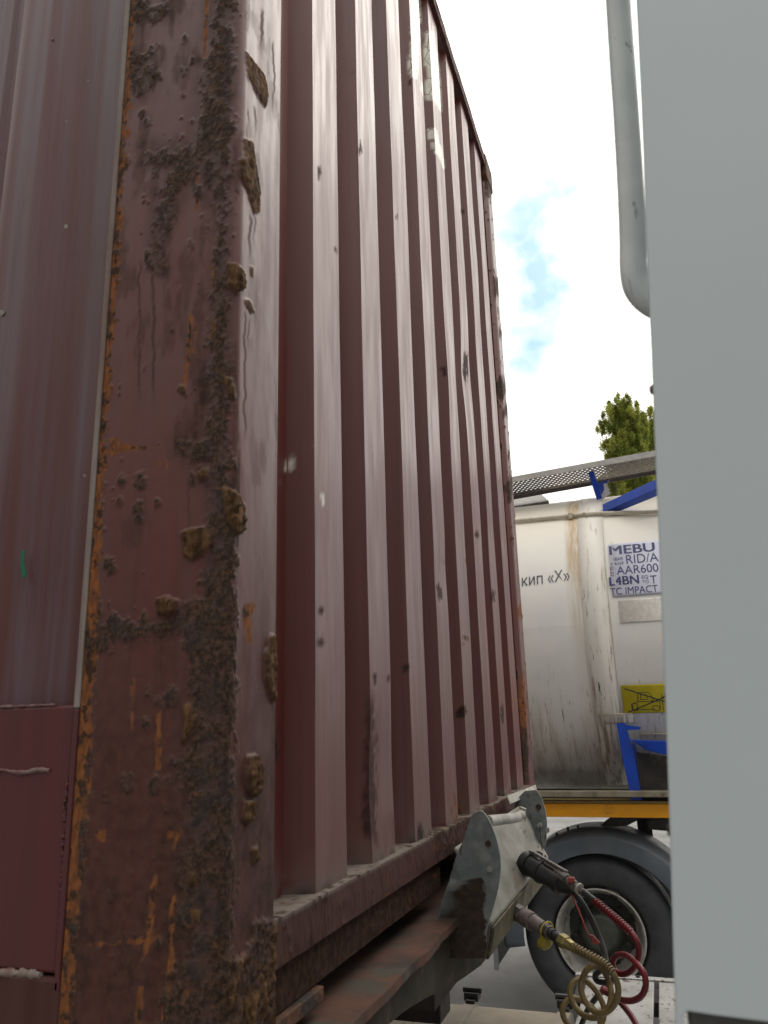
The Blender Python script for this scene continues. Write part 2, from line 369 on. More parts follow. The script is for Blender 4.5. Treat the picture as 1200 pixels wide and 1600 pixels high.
def yellowbeam():
    t = NT('yellow_chassis_paint'); z = t.sep()[2]
    c = t.mix(t.rng(t.noise(12, 5, (.3, 1, 1)), .35, .65), (.82, .36, .006), (.72, .30, .008))
    c = t.mix(t.rng(t.noise(9, 6, (.6, 1, 1)), .56, .72, 0, .8), c, (.17, .10, .035)); return t.fin(c, .5)
M['yellow'] = yellowbeam()
M['blue'] = simple('blue_frame_paint', (.006, .060, .46), (.008, .048, .34), 10, .42, c3=(.05, .05, .08), s3=18, t3=(.64, .72))
def tankmat():
    t = NT('tank_cladding'); o = t.sep(); X, Y, Z = o[0], o[1], o[2]
    c = t.mix(t.rng(t.noise(2.2, 5), .35, .65), (.86, .845, .79), (.80, .80, .77))
    # warmer tan towards the upper shoulder
    up = t.rng(Z, 3.0, 3.6, 0, .45); c = t.mix(up, c, (.72, .62, .45))
    # thin drip lines, grimier low down where road spray reaches
    low = t.rng(Z, 2.35, 1.55, 0, 1)
    n1 = t.noise(34, 6, (1, .10, .035), .65, .2)
    c = t.mix(t.math('MULTIPLY', t.rng(n1, .50, .66), t.math('MULTIPLY', low, .6)), c, (.24, .19, .14))
    n1b = t.noise(80, 5, (1, .12, .045), .65, .2, (2, 1, 5))
    n1c = t.noise(5, 3, (1, 1, 1), .5, .2, (7, 1, 5))
    c = t.mix(t.math('MULTIPLY', t.math('MULTIPLY', t.rng(n1b, .60, .66), t.rng(n1c, .42, .58)), t.rng(Z, 2.5, 2.1, 0, .9)), c, (.05, .035, .028))
    n2 = t.noise(9, 4, (1, .3, .12))
    c = t.mix(t.math('MULTIPLY', t.rng(n2, .40, .7), t.math('MULTIPLY', low, .6)), c, (.40, .34, .25))
    c = t.mix(t.rng(Z, 1.80, 1.50, 0, .55), c, (.27, .22, .15))
    # brown run-off band beside the strap, strap seam scratches
    b1 = t.math('MULTIPLY', t.rng(X, -.06, .0), t.rng(X, .10, .05))
    n3 = t.noise(40, 5, (1, .2, .06)); c = t.mix(t.math('MULTIPLY', t.math('MULTIPLY', b1, t.rng(Z, 2.2, 3.3, .15, 1)), t.rng(n3, .3, .6, .25, .9)), c, (.50, .36, .20))
    t.bump(t.noise(14, 4), .06, .01)
    return t.fin(c, t.rng(t.noise(20, 4), .3, .7, .38, .55), 0, .5)
M['tank'] = tankmat()
def strapmat():
    t = NT('cladding_strap'); o = t.sep(); Z = o[2]
    c = t.mix(t.rng(t.noise(6, 5, (1, 1, .3)), .35, .65), (.85, .82, .75), (.80, .77, .70))
    n = t.noise(60, 5, (1, .2, .05), .65, .4); m = t.noise(3.0, 3, (1, 1, 1), .5, 0, (1, 4, 2))
    c = t.mix(t.math('MULTIPLY', t.rng(n, .585, .615), t.math('MULTIPLY', t.rng(m, .40, .55), t.rng(Z, 3.1, 2.7))), c, (.05, .045, .04))
    c = t.mix(t.rng(t.noise(30, 5, (1, .2, .08)), .55, .7, 0, .65), c, (.36, .28, .18))
    c = t.mix(t.math('MULTIPLY', t.rng(Z, 2.3, 1.9), t.rng(t.noise(40, 5, (1, .1, .05), .6, .3, (3, 3, 3)), .42, .68)), c, (.30, .24, .17))
    return t.fin(c, .5)
M['strap'] = strapmat()
M['pipe'] = simple('cream_pipe', (.62, .57, .46), (.52, .47, .37), 12, .5, c3=(.28, .22, .15), s3=12)
M['grating'] = simple('galvanised_walkway', (.22, .20, .18), (.15, .14, .125), 25, .55, c3=(.10, .085, .07), s3=12)
M['lip'] = simple('walkway_lip', (.58, .57, .53), (.46, .45, .42), 14, .5, c3=(.06, .17, .32), s3=5, t3=(.60, .66))
M['paper'] = simple('placard_white', (.66, .68, .80), (.62, .64, .77), 20, .5)
M['navy'] = simple('placard_navy_ink', (.022, .028, .12), (.03, .036, .14), 30, .5)
M['ghost'] = simple('old_sticker_residue', (.80, .77, .71), (.66, .63, .57), 30, .6, c3=(.62, .61, .58), s3=20)
M['signyellow'] = simple('sign_yellow', (.62, .52, .015), (.55, .45, .015), 20, .5)
M['ink'] = simple('black_ink', (.02, .02, .022), (.03, .03, .03), 30, .5)
M['stencil'] = simple('faded_stencil_paint', (.055, .06, .085), (.20, .20, .22), 60, .6, thr=(.45, .65))
M['beige'] = simple('beige_tank_paint', (.27, .235, .18), (.21, .18, .14), 5, .5, c3=(.16, .13, .10), s3=7, t3=(.58, .72), spots=(.12, .06, .03))
def deckmat():
    t = NT('aluminium_deck'); c = t.mix(t.rng(t.noise(6, 5), .35, .65), (.42, .42, .405), (.31, .31, .30))
    c = t.mix(t.rng(t.noise(28, 6, (1, .6, 1), .7, .5), .57, .63), c, (.12, .09, .07))
    c = t.mix(t.rng(t.noise(130, 3), .62, .67), c, (.07, .055, .05)); t.bump(t.noise(50, 5), .3, .003); return t.fin(c, .45, .2)
M['deck'] = deckmat()
M['concrete'] = simple('yard_concrete', (.215, .215, .215), (.17, .17, .168), 1.2, .85, bump=.3, bd=.01, c3=(.13, .127, .12), s3=2.5, t3=(.5, .72))
def leaf():
    t = NT('poplar_leaves'); a = t.attr('tone'); c = t.mix(a, (.16, .22, .03), (.50, .52, .11)); 
    m = t.fin(c, .6); tr = t.n('ShaderNodeBsdfTranslucent'); t.l(c, tr.inputs[0])
    ms = t.n('ShaderNodeMixShader'); ms.inputs[0].default_value = .5; t.l(t.b.outputs[0], ms.inputs[1]); t.l(tr.outputs[0], ms.inputs[2]); t.l(ms.outputs[0], t.out.inputs[0]); return m
M['leaf'] = leaf()
M['bark'] = simple('poplar_bark', (.16, .14, .11), (.09, .075, .06), 6, .9)
M['green'] = simple('green_marker', (.0, .13, .055), (.0, .10, .045), 40, .5)

# ------------------------------------------------------------------ ground
def plane(name, x0, x1, y0, y1, z, mat, div=1):
    m = MB()
    m.add([(x0, y0, z), (x1, y0, z), (x1, y1, z), (x0, y1, z)], [(0, 1, 2, 3)])
    return tag(m.build(name, mat, None), kind='structure')
plane('ground', -600, 600, -600, 600, 0.0, M['concrete'])

# ================================================================== SHIPPING CONTAINER
CT = thing('shipping_container', (0, 0, 1.64), 'rusty brown-red corrugated steel shipping container with flaking corner post, resting on the trailer', 'container')
ZB, ZL, ZT = 1.64, 1.758, 4.594          # underside, ledge of the sills, top
CL = 6.06
# ---- near corner post: fine sheet carrying the scale, rust and chips
def soft(px, py, poly, w, nz, amp): return 1-sstep(-w, w, sdpoly(px, py, poly)+nz*amp)
def ell(px, py, cx, cy, rx, ry): 
    return (np.hypot((px-cx)/rx, (py-cy)/ry)-1)*min(rx, ry)
def corner_post():
    R_ = .014
    s = np.concatenate([np.arange(-.216, -R_, .0026), np.linspace(-R_, R_, 9), np.arange(R_+.0026, .131, .0026), [.131]])
    z = np.concatenate([np.arange(ZB, 3.34, .0027), np.linspace(3.35, ZT-.1, 60)])
    S, Z = np.meshgrid(s, z)
    # outline: face towards the station (y=0), rounded corner, face of the end (x=0)
    th = np.clip((S+R_)/(2*R_), 0, 1)*math.pi/2
    X = np.where(S < -R_, S, np.where(S > R_, 0, -R_+R_*np.sin(th)))
    Y = np.where(S < -R_, 0, np.where(S > R_, S, R_-R_*np.cos(th)))
    NX = np.where(S < -R_, 0, np.where(S > R_, 1, np.sin(th))); NY = -np.where(S < -R_, 1, np.where(S > R_, 0, np.cos(th)))
    P = np.stack([X, Y, Z], -1)
    a, b = px_of(P)
    n1 = fbm(S*60, Z*38, 1, 5)-.5; n2 = fbm(S*260, Z*170, 5, 4)-.5; n3 = fbm(S*18, Z*9, 9, 4)-.5; nf = fbm(S*420, Z*330, 21, 3)-.5
    nz = n1*1.0+n2*.6
    crust = np.zeros_like(S)
    halo = np.zeros_like(S); mott = fbm(S*34, Z*11, 90, 5)
    def add(poly, amp=34, w=3.5, k=1.0):
        nonlocal crust, halo
        d = sdpoly(a, b, poly)
        crust = np.maximum(crust, k*(1-sstep(-w, w, d+nz*amp*1.25)))
        halo = np.maximum(halo, 1-sstep(-8, 26, d+n3*50+n1*12))
    # broad scaly band beside the rounded corner
    add([(338, -60), (362, -60), (362, 250), (354, 420), (356, 700), (366, 800), (366, 1000), (362, 1250), (362, 1640), (300, 1640), (296, 1300), (300, 1000), (318, 930), (330, 850), (326, 700), (326, 500), (330, 420), (338, 330), (318, 200), (326, 100)], 30)
    add([(318, 90), (345, 80), (350, 250), (335, 300), (300, 250), (312, 180)], 34)
    add([(205, 8), (245, 12), (268, -4), (262, 22), (236, 34), (225, 48), (210, 30)], 22)
    add([(206, 80), (232, 84), (238, 130), (222, 150), (208, 140)], 34)
    add([(228, 232), (262, 240), (300, 226), (330, 210), (330, 250), (288, 262), (252, 256), (232, 250)], 26)
    add([(292, 240), (312, 250), (268, 330), (252, 380), (254, 420), (236, 425), (234, 380), (246, 320)], 30)
    add([(282, 688), (330, 682), (330, 720), (306, 722), (284, 706)], 20)
    add([(306, 724), (332, 724), (332, 760), (312, 756)], 20)
    add([(150, 972), (200, 978), (262, 970), (300, 936), (330, 930), (330, 1000), (280, 984), (240, 990), (205, 1000), (150, 996)], 20)
    add([(296, 1000), (330, 1000), (330, 1200), (296, 1190)], 26)
    add([(268, 1186), (330, 1180), (330, 1260), (296, 1250)], 30)
    add([(284, 1330), (312, 1330), (316, 1460), (280, 1450)], 30)
    add([(250, 1540), (330, 1470), (330, 1640), (240, 1640)], 44)
    for (cx, cy, r) in ((291, 62, 7), (285, 110, 8), (285, 148, 6), (224, 176, 8), (248, 118, 7), (230, 190, 7), (300, 190, 6), (285, 212, 3), (244, 268, 8), (300, 382, 8), (246, 382, 10), (240, 410, 14),
                        (190, 752, 9), (218, 756, 12), (216, 790, 10), (218, 812, 8), (186, 785, 8), (246, 786, 5), (286, 610, 8), (300, 95, 5), (170, 880, 12), (225, 970, 12), (252, 1094, 10), (232, 1082, 8),
                        (200, 1225, 14), (240, 1228, 11), (262, 1220, 8), (228, 1128, 7), (300, 1345, 16), (302, 1420, 14), (222, 12, 16), (233, 25, 12), (270, 1090, 12), (180, 975, 22), (310, 300, 12), (200, 250, 5), (160, 1000, 14), (300, 750, 8), (175, 1400, 8), (250, 1475, 6)):
        crust = np.maximum(crust, 1-sstep(-2, 2, ell(a, b, cx, cy, r*.75, r*1.05)+nz*r*1.7))
    # random pits everywhere
    pit = fbm(S*95, Z*60, 40, 3); crust = np.maximum(crust, sstep(.80, .84, pit)*.9*(S < 0))
    # orange rust: left edge and scratches
    edge_px = np.interp(b, [-200, 0, 600, 1100, 1560, 1800], [214, 205, 162, 130, 92, 78])
    wid = np.interp(b, [-200, 0, 500, 900, 1200, 1700], [6, 7, 10, 12, 19, 24])
    orange = 1-sstep(-1.5, 1.5, (a-edge_px)-wid+(n1*1.4+n2)*14)
    crust = np.maximum(crust, orange*sstep(.06, .14, fbm(S*90, Z*26, 77, 4)-.5+np.interp(b, [0, 1600], [-.02, .05])))
    for poly, amp in (([(321, -20), (327, -20), (325, 60), (320, 95), (317, 90)], 3), ([(309, 228), (312, 232), (309, 330), (304, 328)], 3), ([(296, 490), (302, 495), (296, 560), (290, 612), (286, 606)], 4), ([(304, 500), (308, 505), (306, 555), (301, 550)], 6),
                      ([(330, 415), (340, 415), (340, 450), (330, 452)], 8), ([(330, 505), (338, 505), (337, 550), (328, 548)], 7), ([(172, 688), (200, 694), (240, 699), (205, 705), (174, 710)], 5), ([(172, 680), (190, 690), (178, 714), (168, 712)], 8),
                      ([(206, 1060), (211, 1060), (209, 1142), (204, 1142)], 6), ([(236, 1385), (244, 1370), (236, 1480), (222, 1500)], 12), ([(268, 1400), (276, 1400), (268, 1560), (260, 1560)], 10), ([(285, 1545), (302, 1542), (298, 1580), (284, 1572)], 10), ([(250, 1560), (268, 1560), (264, 1600), (250, 1596)], 10),
                      ([(140, 1472), (250, 1467), (250, 1472), (140, 1478)], 16), ([(150, 1298), (166, 1298), (162, 1314), (152, 1312)], 8), ([(380, 945), (396, 945), (394, 1008), (380, 1004)], 16), ([(243, 1120), (252, 1110), (250, 1200), (244, 1200)], 8), ([(262, 1300), (276, 1296), (270, 1310), (262, 1312)], 6),
                      ([(215, 1540), (224, 1540), (220, 1600), (210, 1600)], 10), ([(272, 1290), (285, 1300), (270, 1330)], 14), ([(246, 730), (249, 712), (252, 730)], 3), ([(258, 718), (262, 714), (261, 742)], 3)):
        orange = np.maximum(orange, soft(a, b, poly, 1.3, nz, amp))
    # loose plates of scale
    flake = np.zeros_like(S); lift = np.zeros_like(S)
    for poly, h_, amp in (([(385, 82), (393, 92), (404, 104), (414, 118), (420, 150), (415, 168), (406, 158), (396, 138), (387, 115)], .006, 7),
                          ([(381, 218), (394, 222), (398, 250), (406, 300), (405, 330), (397, 333), (386, 300), (374, 275), (373, 250), (383, 245)], .007, 7),
                          ([(357, 412), (372, 414), (382, 430), (381, 452), (368, 460), (357, 448)], .010, 6), ([(381, 466), (392, 470), (399, 488), (392, 492), (384, 480)], .003, 8), ([(390, 415), (396, 418), (396, 432), (391, 430)], .002, 4),
                          ([(352, 590), (362, 592), (368, 612), (366, 626), (356, 620)], .010, 5), ([(350, 762), (366, 766), (379, 790), (379, 830), (366, 838), (352, 800)], .013, 7),
                          ([(284, 832), (300, 826), (318, 824), (330, 830), (330, 850), (320, 868), (302, 876), (288, 870)], .010, 6), ([(246, 938), (262, 932), (280, 940), (278, 954), (262, 966), (248, 958)], .016, 5),
                          ([(310, 738), (326, 732), (328, 748), (314, 752)], .009, 5), ([(286, 1102), (300, 1098), (310, 1120), (302, 1142), (292, 1164), (284, 1160), (290, 1130)], .008, 5),
                          ([(420, 992), (432, 994), (437, 1040), (436, 1090), (424, 1100), (412, 1060), (412, 1020)], .009, 9), ([(386, 1182), (398, 1178), (408, 1200), (406, 1232), (394, 1246), (384, 1236), (382, 1205)], .014, 7), ([(378, 1250), (398, 1250), (398, 1275), (384, 1290), (378, 1280)], .010, 7),
                          ([(392, 1326), (400, 1322), (404, 1344), (394, 1350)], .007, 5), ([(295, 1362), (308, 1364), (308, 1386), (296, 1384)], .005, 5), ([(300, 1420), (314, 1424), (312, 1442), (302, 1438)], .004, 6)):
        m_ = soft(a, b, poly, 1.6, nz, amp); flake = np.maximum(flake, m_); lift = np.maximum(lift, m_*h_)
    # mossy, swollen bottom corner fitting (it stands on the trailer)
    moss = soft(a, b, [(352, 1502), (386, 1490), (396, 1446), (436, 1438), (448, 1640), (340, 1640)], 2.5, nz, 30)
    lift = np.maximum(lift, moss*.009); flake = np.maximum(flake, moss*sstep(-.12, .1, n1+.02)); crust = np.maximum(crust, moss*.85)
    # run-off under the flakes
    dark = np.zeros_like(S)
    for (x, y0, y1, w) in ((399, 160, 220, 1.6), (388, 165, 216, 1), (391, 330, 420, 2.2), (383, 480, 700, 1.6), (389, 492, 560, 1.2), (398, 330, 395, 1.2), (409, 10, 95, 2.2), (428, 60, 190, 1.4), (384, 10, 60, 1.1), (428, 1090, 1250, 3), (427, 655, 668, 3), (295, 725, 850, 1.4), (218, 400, 640, 1.6), (240, 420, 640, 2.2), (252, 990, 1100, 2), (204, 990, 1060, 1.5), (236, 1235, 1400, 2), (380, 55, 70, 3)):
        dark = np.maximum(dark, (1-sstep(w*.4, w*1.6, np.abs(a-x-(fbm(b/22, b*0, 3, 3)-.5)*9)))*sstep(y0, y0+14, b)*(1-sstep(y1-50, y1+5, b))*.62)
    crust = crust*np.where(S < .0, .45+.55*sstep(.36, .50, fbm(S*75, Z*60, 71, 4)), 1)
    dark = np.maximum(dark, np.where(S < .02, halo*.50+sstep(.52, .66, mott)*.42, sstep(.58, .7, mott)*.2))
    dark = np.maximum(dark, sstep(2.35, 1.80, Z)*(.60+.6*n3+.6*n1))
    dust = np.zeros_like(S)
    chunk = fbm(S*150, Z*110, 61, 3)-.5
    disp = crust*(.0008+.0020*(n2+.35)+.0012*nf+.003*np.maximum(chunk, 0)) + orange*.0004*n2 + lift*(.55+.9*n2+.9*n1) + (n3*.0016)
    disp = np.where((S > .128) | (S < -.2155), disp*.3, disp)
    P = P+np.stack([NX, NY, 0*NX], -1)*disp[..., None]
    # returns: left edge tucks in, right edge tucks in
    def col(x, y): return np.stack([np.full_like(z, x), np.full_like(z, y), z], -1)[:, None, :]
    P = np.concatenate([col(-.216, .05), P, col(-.07, .131)], 1)
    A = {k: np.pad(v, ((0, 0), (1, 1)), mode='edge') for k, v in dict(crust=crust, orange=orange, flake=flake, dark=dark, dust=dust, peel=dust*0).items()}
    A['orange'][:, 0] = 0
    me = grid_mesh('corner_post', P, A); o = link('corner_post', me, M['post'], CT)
    for p in me.polygons: p.use_smooth = True
    o['label'] = 'corner post thick with scaling brown and orange rust'
corner_post()
# pale sealant bead along the back edge of the post
m = MB(); m.box(-.2255, -.2175, -.0015, .045, 1.70, 2.03); m.build('painted_sealant', M['red'], CT, bevel=.002)
m = MB(); m.box(-.2265, -.2175, -.002, .045, 2.0302, ZT-.1); m.build('sealant_strip', M['seal'], CT, bevel=.002)

# ---- end wall (corrugated) with peeled stickers, chips and dents
def zprof(p, zs): pass
def end_wall():
    pitch, ow, sl_, dep = .2582, .127, .018, .045
    knots = [(.131, -.0585)]
    y = .298
    for i in range(8):
        knots += [(y-sl_, -.0135-dep), (y, -.0135), (y+ow, -.0135), (y+ow+sl_, -.0135-dep)]
        y += pitch
    knots = [(k[0], k[1]) for k in knots if k[0] < 2.30]+[(2.308, -.0585)]
    ys, xs = [], []
    for (y0, x0), (y1, x1) in zip(knots[:-1], knots[1:]):
        n = max(2, int(np.hypot(y1-y0, x1-x0)/.0085))
        for k in range(n): 
            t = k/n; ys.append(y0+(y1-y0)*t); xs.append(x0+(x1-x0)*t)
    ys.append(knots[-1][0]); xs.append(knots[-1][1]); ys = np.array(ys); xs = np.array(xs)
    z = np.concatenate([np.arange(ZL-.006, ZT-.07, .0105), [ZT-.055]])
    Yg, Z = np.meshgrid(ys, z); Xg = np.meshgrid(xs, z)[0]
    P = np.stack([Xg, Yg, Z], -1); a, b = px_of(P)
    U = Yg*1.0+Xg*.7
    n1 = fbm(U*40, Z*24, 2, 4)-.5; n2 = fbm(U*120, Z*80, 7, 3)-.5; nb = fbm(U*5, Z*2.2, 12, 3)-.5
    def p5(L): return [(400+.35*u, .35*v) for u, v in L]
    peel = np.zeros_like(U)
    for L, am in ((p5([(700, -40), (732, -40), (735, 60), (728, 150), (722, 250), (720, 350), (700, 345), (688, 325), (684, 230), (698, 180), (695, 100)]), 3),
                  (p5([(755, 140), (782, 143), (795, 200), (812, 300), (822, 440), (826, 490), (815, 480), (800, 448), (757, 440), (755, 390), (768, 330), (752, 250), (758, 190)]), 3),
                  (p5([(765, 575), (800, 575), (812, 640), (826, 660), (838, 750), (815, 690), (800, 680), (780, 635)]), 2), (p5([(735, 360), (746, 365), (752, 440), (730, 400)]), 2),
                  ([(446, 714), (456, 712), (457, 728), (452, 742), (446, 734)], 3), ([(486, 690), (493, 686), (490, 700)], 2), ([(435, 753), (439, 753), (438, 764)], 2), ([(500, 768), (505, 775), (506, 796), (502, 790)], 3)):
        peel = np.maximum(peel, 1-sstep(-1, 1, sdpoly(a, b, L)+(n1+n2)*am*1.1-(1.6 if len(L) > 6 else -.5)))
    dark = np.zeros_like(U); orange = np.zeros_like(U); crust = np.zeros_like(U)
    for (cx, cy, rx, ry) in ((563, 229, 2.5, 7), (500, 1003, 3, 6), (500, 955, 2, 5), (635, 1042, 5, 8), (688, 925, 4, 12), (693, 580, 3, 8), (730, 575, 3, 20), (722, 1112, 7, 10), (549, 115, 4, 3), (745, 835, 3, 4), (432, 1170, 3, 25), (657, 1300, 5, 16), (771, 930, 3, 8), (785, 1120, 3, 14), (524, 390, 2, 3), (498, 270, 1.5, 6), (618, 340, 2, 3), (430, 655, 3, 3), (640, 128, 2, 2), (722, 330, 2, 3), (586, 1060, 3, 5), (608, 1062, 3, 4), (720, 60, 2, 4)):
        dark = np.maximum(dark, 1-sstep(-1, 1, ell(a, b, cx, cy, rx, ry)+(n1+n2)*5))
    # scraped dent
    dent = 1-sstep(-3, 4, np.abs(a-(582+(b-1200)*.02))-9+(n1+n2)*16); dent *= sstep(1072, 1110, b)*(1-sstep(1290, 1345, b)); dark = np.maximum(dark, dent*.8)
    vis = (np.abs(a-604) < 16)
    orange = np.maximum(orange, (1-sstep(-3, 6, ell(a, b, 714, 1262, 6, 26)+n1*18))*.7)
    for L in ([(722, 990), (732, 998), (734, 1002), (722, 994)], [(723, 1006), (735, 1012), (735, 1015), (722, 1010)], [(686, 870), (700, 878), (700, 881)], [(726, 870), (731, 880), (729, 882)]):
        orange = np.maximum(orange, soft(a, b, L, .8, n1, 2))
    # grime and dust gather low on the sheet
    hz = Z-ZL
    dust = np.clip(.75*np.exp(-hz/.03)*sstep(-.25, .25, n1*1.5+.1), 0, 1)
    crust = np.maximum(crust, np.exp(-hz/.012)*sstep(-.02, .12, n1)*.9)
        # shape: slight oil-canning, dents and a crumple
    dx = nb*.0035 + n1*.0004
    for (cx, cy, rx, ry, d) in ((727, 580, 14, 55, -.012), (700, 600, 12, 70, .006), (600, 1210, 16, 110, -.014), (575, 1250, 12, 90, -.01), (745, 430, 8, 60, .006), (690, 900, 10, 40, -.007), (640, 300, 14, 120, .004), (770, 850, 8, 80, -.005), (520, 900, 30, 200, .004)):
        dx = dx+.6*d*np.exp(-((a-cx)/rx)**2-((b-cy)/ry)**2)
    P[..., 0] += dx; P[..., 1] += (fbm(U*3+5, Z*1.7, 50, 3)-.5)*.004*np.clip((Yg-.2)*5, 0, 1)*np.clip((2.25-Yg)*8, 0, 1)
    me = grid_mesh('end_wall', P, dict(peel=peel, dark=dark, orange=orange, crust=crust, flake=peel*0, dust=dust))
    o = link('end_wall', me, M['end'], CT)
    for p in me.polygons: p.use_smooth = True
    me.set_sharp_from_angle(angle=math.radians(28))
    o['label'] = 'corrugated maroon end wall with peeling stickers near its top'
end_wall()
# ---- sills, headers, far post, remaining shell
def rough_beam(name, prof, y0, y1, mat, n=420, amp=.0022, label=None, dust_top=True):
    # prof: list of (x, z) swept along y with a wandering, rust-eaten edge
    ys = np.linspace(y0, y1, n); pts = []
    for (x0, z0), (x1, z1) in zip(prof[:-1], prof[1:]):
        k = max(1, int(np.hypot(x1-x0, z1-z0)/.007))
        for i in range(k): pts.append((x0+(x1-x0)*i/k, z0+(z1-z0)*i/k))
    pts.append(prof[-1]); pts = np.array(pts)
    Yg, I = np.meshgrid(ys, np.arange(len(pts)), indexing='ij'); Xg = pts[I.astype(int), 0]; Zg = pts[I.astype(int), 1]
    arc = np.concatenate([[0], np.cumsum(np.hypot(*np.diff(pts, axis=0).T))])[I.astype(int)]
    n1 = fbm(Yg*30, arc*60, 3, 5)-.5; n2 = fbm(Yg*150, arc*150, 8, 3)-.5; nb = fbm(Yg*6, arc*4, 5, 2)-.5
    P = np.stack([Xg+n1*amp*1.6+n2*amp+nb*.004, Yg, Zg+n1*amp*2+n2*amp*.8+nb*.005], -1)
    top = (np.abs(Zg-max(p[1] for p in prof)) < .002)
    crust = sstep(.04, .12, n1+n2*.4-.15+.15*sstep(.75, 1.0, Yg)*(1-sstep(1.5, 1.7, Yg))+.10*(np.abs(Zg-ZL) < .006))
    A = dict(peel=n1*0, dark=np.maximum(sstep(.1, .2, fbm(Yg*12, arc*12, 15, 3)-.55)*.5, (Zg < 1.6985)*.8*(Zg < 4)), orange=sstep(.27, .30, fbm(Yg*25, arc*30, 19, 4)-.48)*.7, crust=crust*.9, flake=n1*0, dust=np.where(top, .85*sstep(-.3, .1, n1+.12), 0)*float(dust_top))  # low recessed face of the sill: its shade is painted in as dark colour
    me = grid_mesh(name, P, A); o = link(name, me, mat, CT)
    for p in me.polygons: p.use_smooth = True
    me.set_sharp_from_angle(angle=math.radians(35))
    if label: o['label'] = label
    return o
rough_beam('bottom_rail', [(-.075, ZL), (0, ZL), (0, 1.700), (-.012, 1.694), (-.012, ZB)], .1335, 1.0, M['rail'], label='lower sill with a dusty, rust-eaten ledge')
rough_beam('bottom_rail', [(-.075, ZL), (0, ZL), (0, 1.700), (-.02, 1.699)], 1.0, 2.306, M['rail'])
rough_beam('top_rail', [(-.012, ZT-.060), (.002, ZT-.058), (.002, ZT-.002), (-.06, ZT)], .131, 2.308, M['rail'], 240, .001, dust_top=False)
m = MB(); m.box(-.0615, -.013, .134, 2.306, ZT-.062, ZT-.0555); m.build('header_flange', M['roof'], CT)
def far_post():
    s = np.linspace(0, .131, 22); z = np.arange(ZB, ZT-.1, .01); S, Z = np.meshgrid(s, z)
    x = np.where(S < .02, -.02+S, 0); x = np.where(S > .118, -(S-.118)*1.2, x)
    P = np.stack([x, 2.307+S, Z], -1); n1 = fbm(S*60, Z*22, 4, 4)-.5
    a, b = px_of(P)
    cr = sstep(.22, .27, n1+.0)
    for (cx, cy, rx, ry) in ((783, 608, 8, 16), (790, 640, 5, 10), (765, 280, 8, 30), (795, 760, 6, 20), (777, 445, 6, 14), (818, 1185, 8, 38), (784, 520, 4, 8)): cr = np.maximum(cr, 1-sstep(-2, 2, ell(a, b, cx, cy, rx, ry)+n1*14))
    og = np.zeros_like(S)
    for (cx, cy, rx, ry) in ((817, 1110, 6, 50), (812, 955, 5, 12)): og = np.maximum(og, 1-sstep(-2, 2, ell(a, b, cx, cy, rx, ry)+n1*12))
    P[..., 0] += cr*.003*(n1+.6)
    P = np.concatenate([np.stack([np.full_like(z, -.065), np.full_like(z, 2.307), z], -1)[:, None], P, np.stack([np.full_like(z, -.2), np.full_like(z, 2.438), z], -1)[:, None]], 1)
    A = {k: np.pad(v, ((0, 0), (1, 1)), mode='edge') for k, v in dict(crust=cr, orange=og, flake=cr*0, dark=cr*0, dust=cr*0, peel=cr*0).items()}
    me = grid_mesh('corner_post', P, A); o = link('corner_post', me, M['post'], CT)
    for p in me.polygons: p.use_smooth = True
    me.set_sharp_from_angle(angle=math.radians(40)); o['label'] = 'corner post at the end wall\'s other side'
far_post()
def casting(y0, y1, z0, z1, proud=.006):
    m = MB(); m.box(-.178, proud, y0, y1, z0, z1)
    return m.build('corner_casting', M['rust'], CT, bevel=.008)
casting(-.004, .150, ZT-.115, ZT+.006); casting(2.285, 2.444, ZT-.115, ZT+.006); casting(2.300, 2.444, ZB-.004, ZB+.115, .003)
# side wall: corrugated, recessed behind the post
def side_wall():
    k = [(-.2165, .045), (-.316, .045), (-.384, .009), (-.456, .009), (-.524, .045)]
    x = -.524
    while x > -CL+.4:
        k += [(x-.070, .045), (x-.138, .009), (x-.210, .009), (x-.278, .045)]; x -= .278
    xs, ys = [], []
    for (x0, y0), (x1, y1) in zip(k[:-1], k[1:]):
        for i in range(6): xs.append(x0+(x1-x0)*i/6); ys.append(y0+(y1-y0)*i/6)
    xs.append(k[-1][0]); ys.append(k[-1][1]); xs = np.array(xs); ys = np.array(ys)
    z = np.linspace(1.712, ZT-.06, 120); X, Z = np.meshgrid(xs, z); Y = np.meshgrid(ys, z)[0]
    Y = Y+(fbm(X*7, Z*1.6, 3, 3)-.5)*.007-.004*np.exp(-((X+.262)/.004)**2)
    me = grid_mesh('side_wall', np.stack([X, Y, Z], -1)[:, ::-1]); o = link('side_wall', me, M['side'], CT)
    for p in me.polygons: p.use_smooth = True
    me.set_sharp_from_angle(angle=math.radians(50))
    o['label'] = 'corrugated side wall with a green dash mark'
side_wall()
# patch plate welded low on the side
m = MB(); m.box(-1.4, -.2285, .004, .047, 1.717, 2.035); m.build('patch_plate', M['red'], CT, bevel=.004)['label'] = 'darker red repair plate'
def bead(pts, r, mat, amp=.5, seed=1, n=8):
    m = MB(); rs = np.random.default_rng(seed).uniform(1-amp, 1+amp, 4000)
    m.tube(pts, r, n=n, res=6, rfun=lambda t, i: r*(.35*rs[i % 4000]+.65*rs[(i//3) % 4000])); return m.build('weld_seam', mat, CT, smooth=80)
bead([(-.62+.02*i, .0035, 1.952+.002*math.sin(i*1.9)) for i in range(19)], .0030, M['weld'], .5, 2)
bead([tuple(aY(104-10*i/30+1.2*math.sin(i*2.3)+1.5*math.sin(i*.9), 1216+8.6*i, .0035)) for i in range(31)], .0024, M['weld_dark'], .8, 3)
bead([(-.62+.02*i, .0045, 2.036) for i in range(19)], .0018, M['weld'], .5, 5)
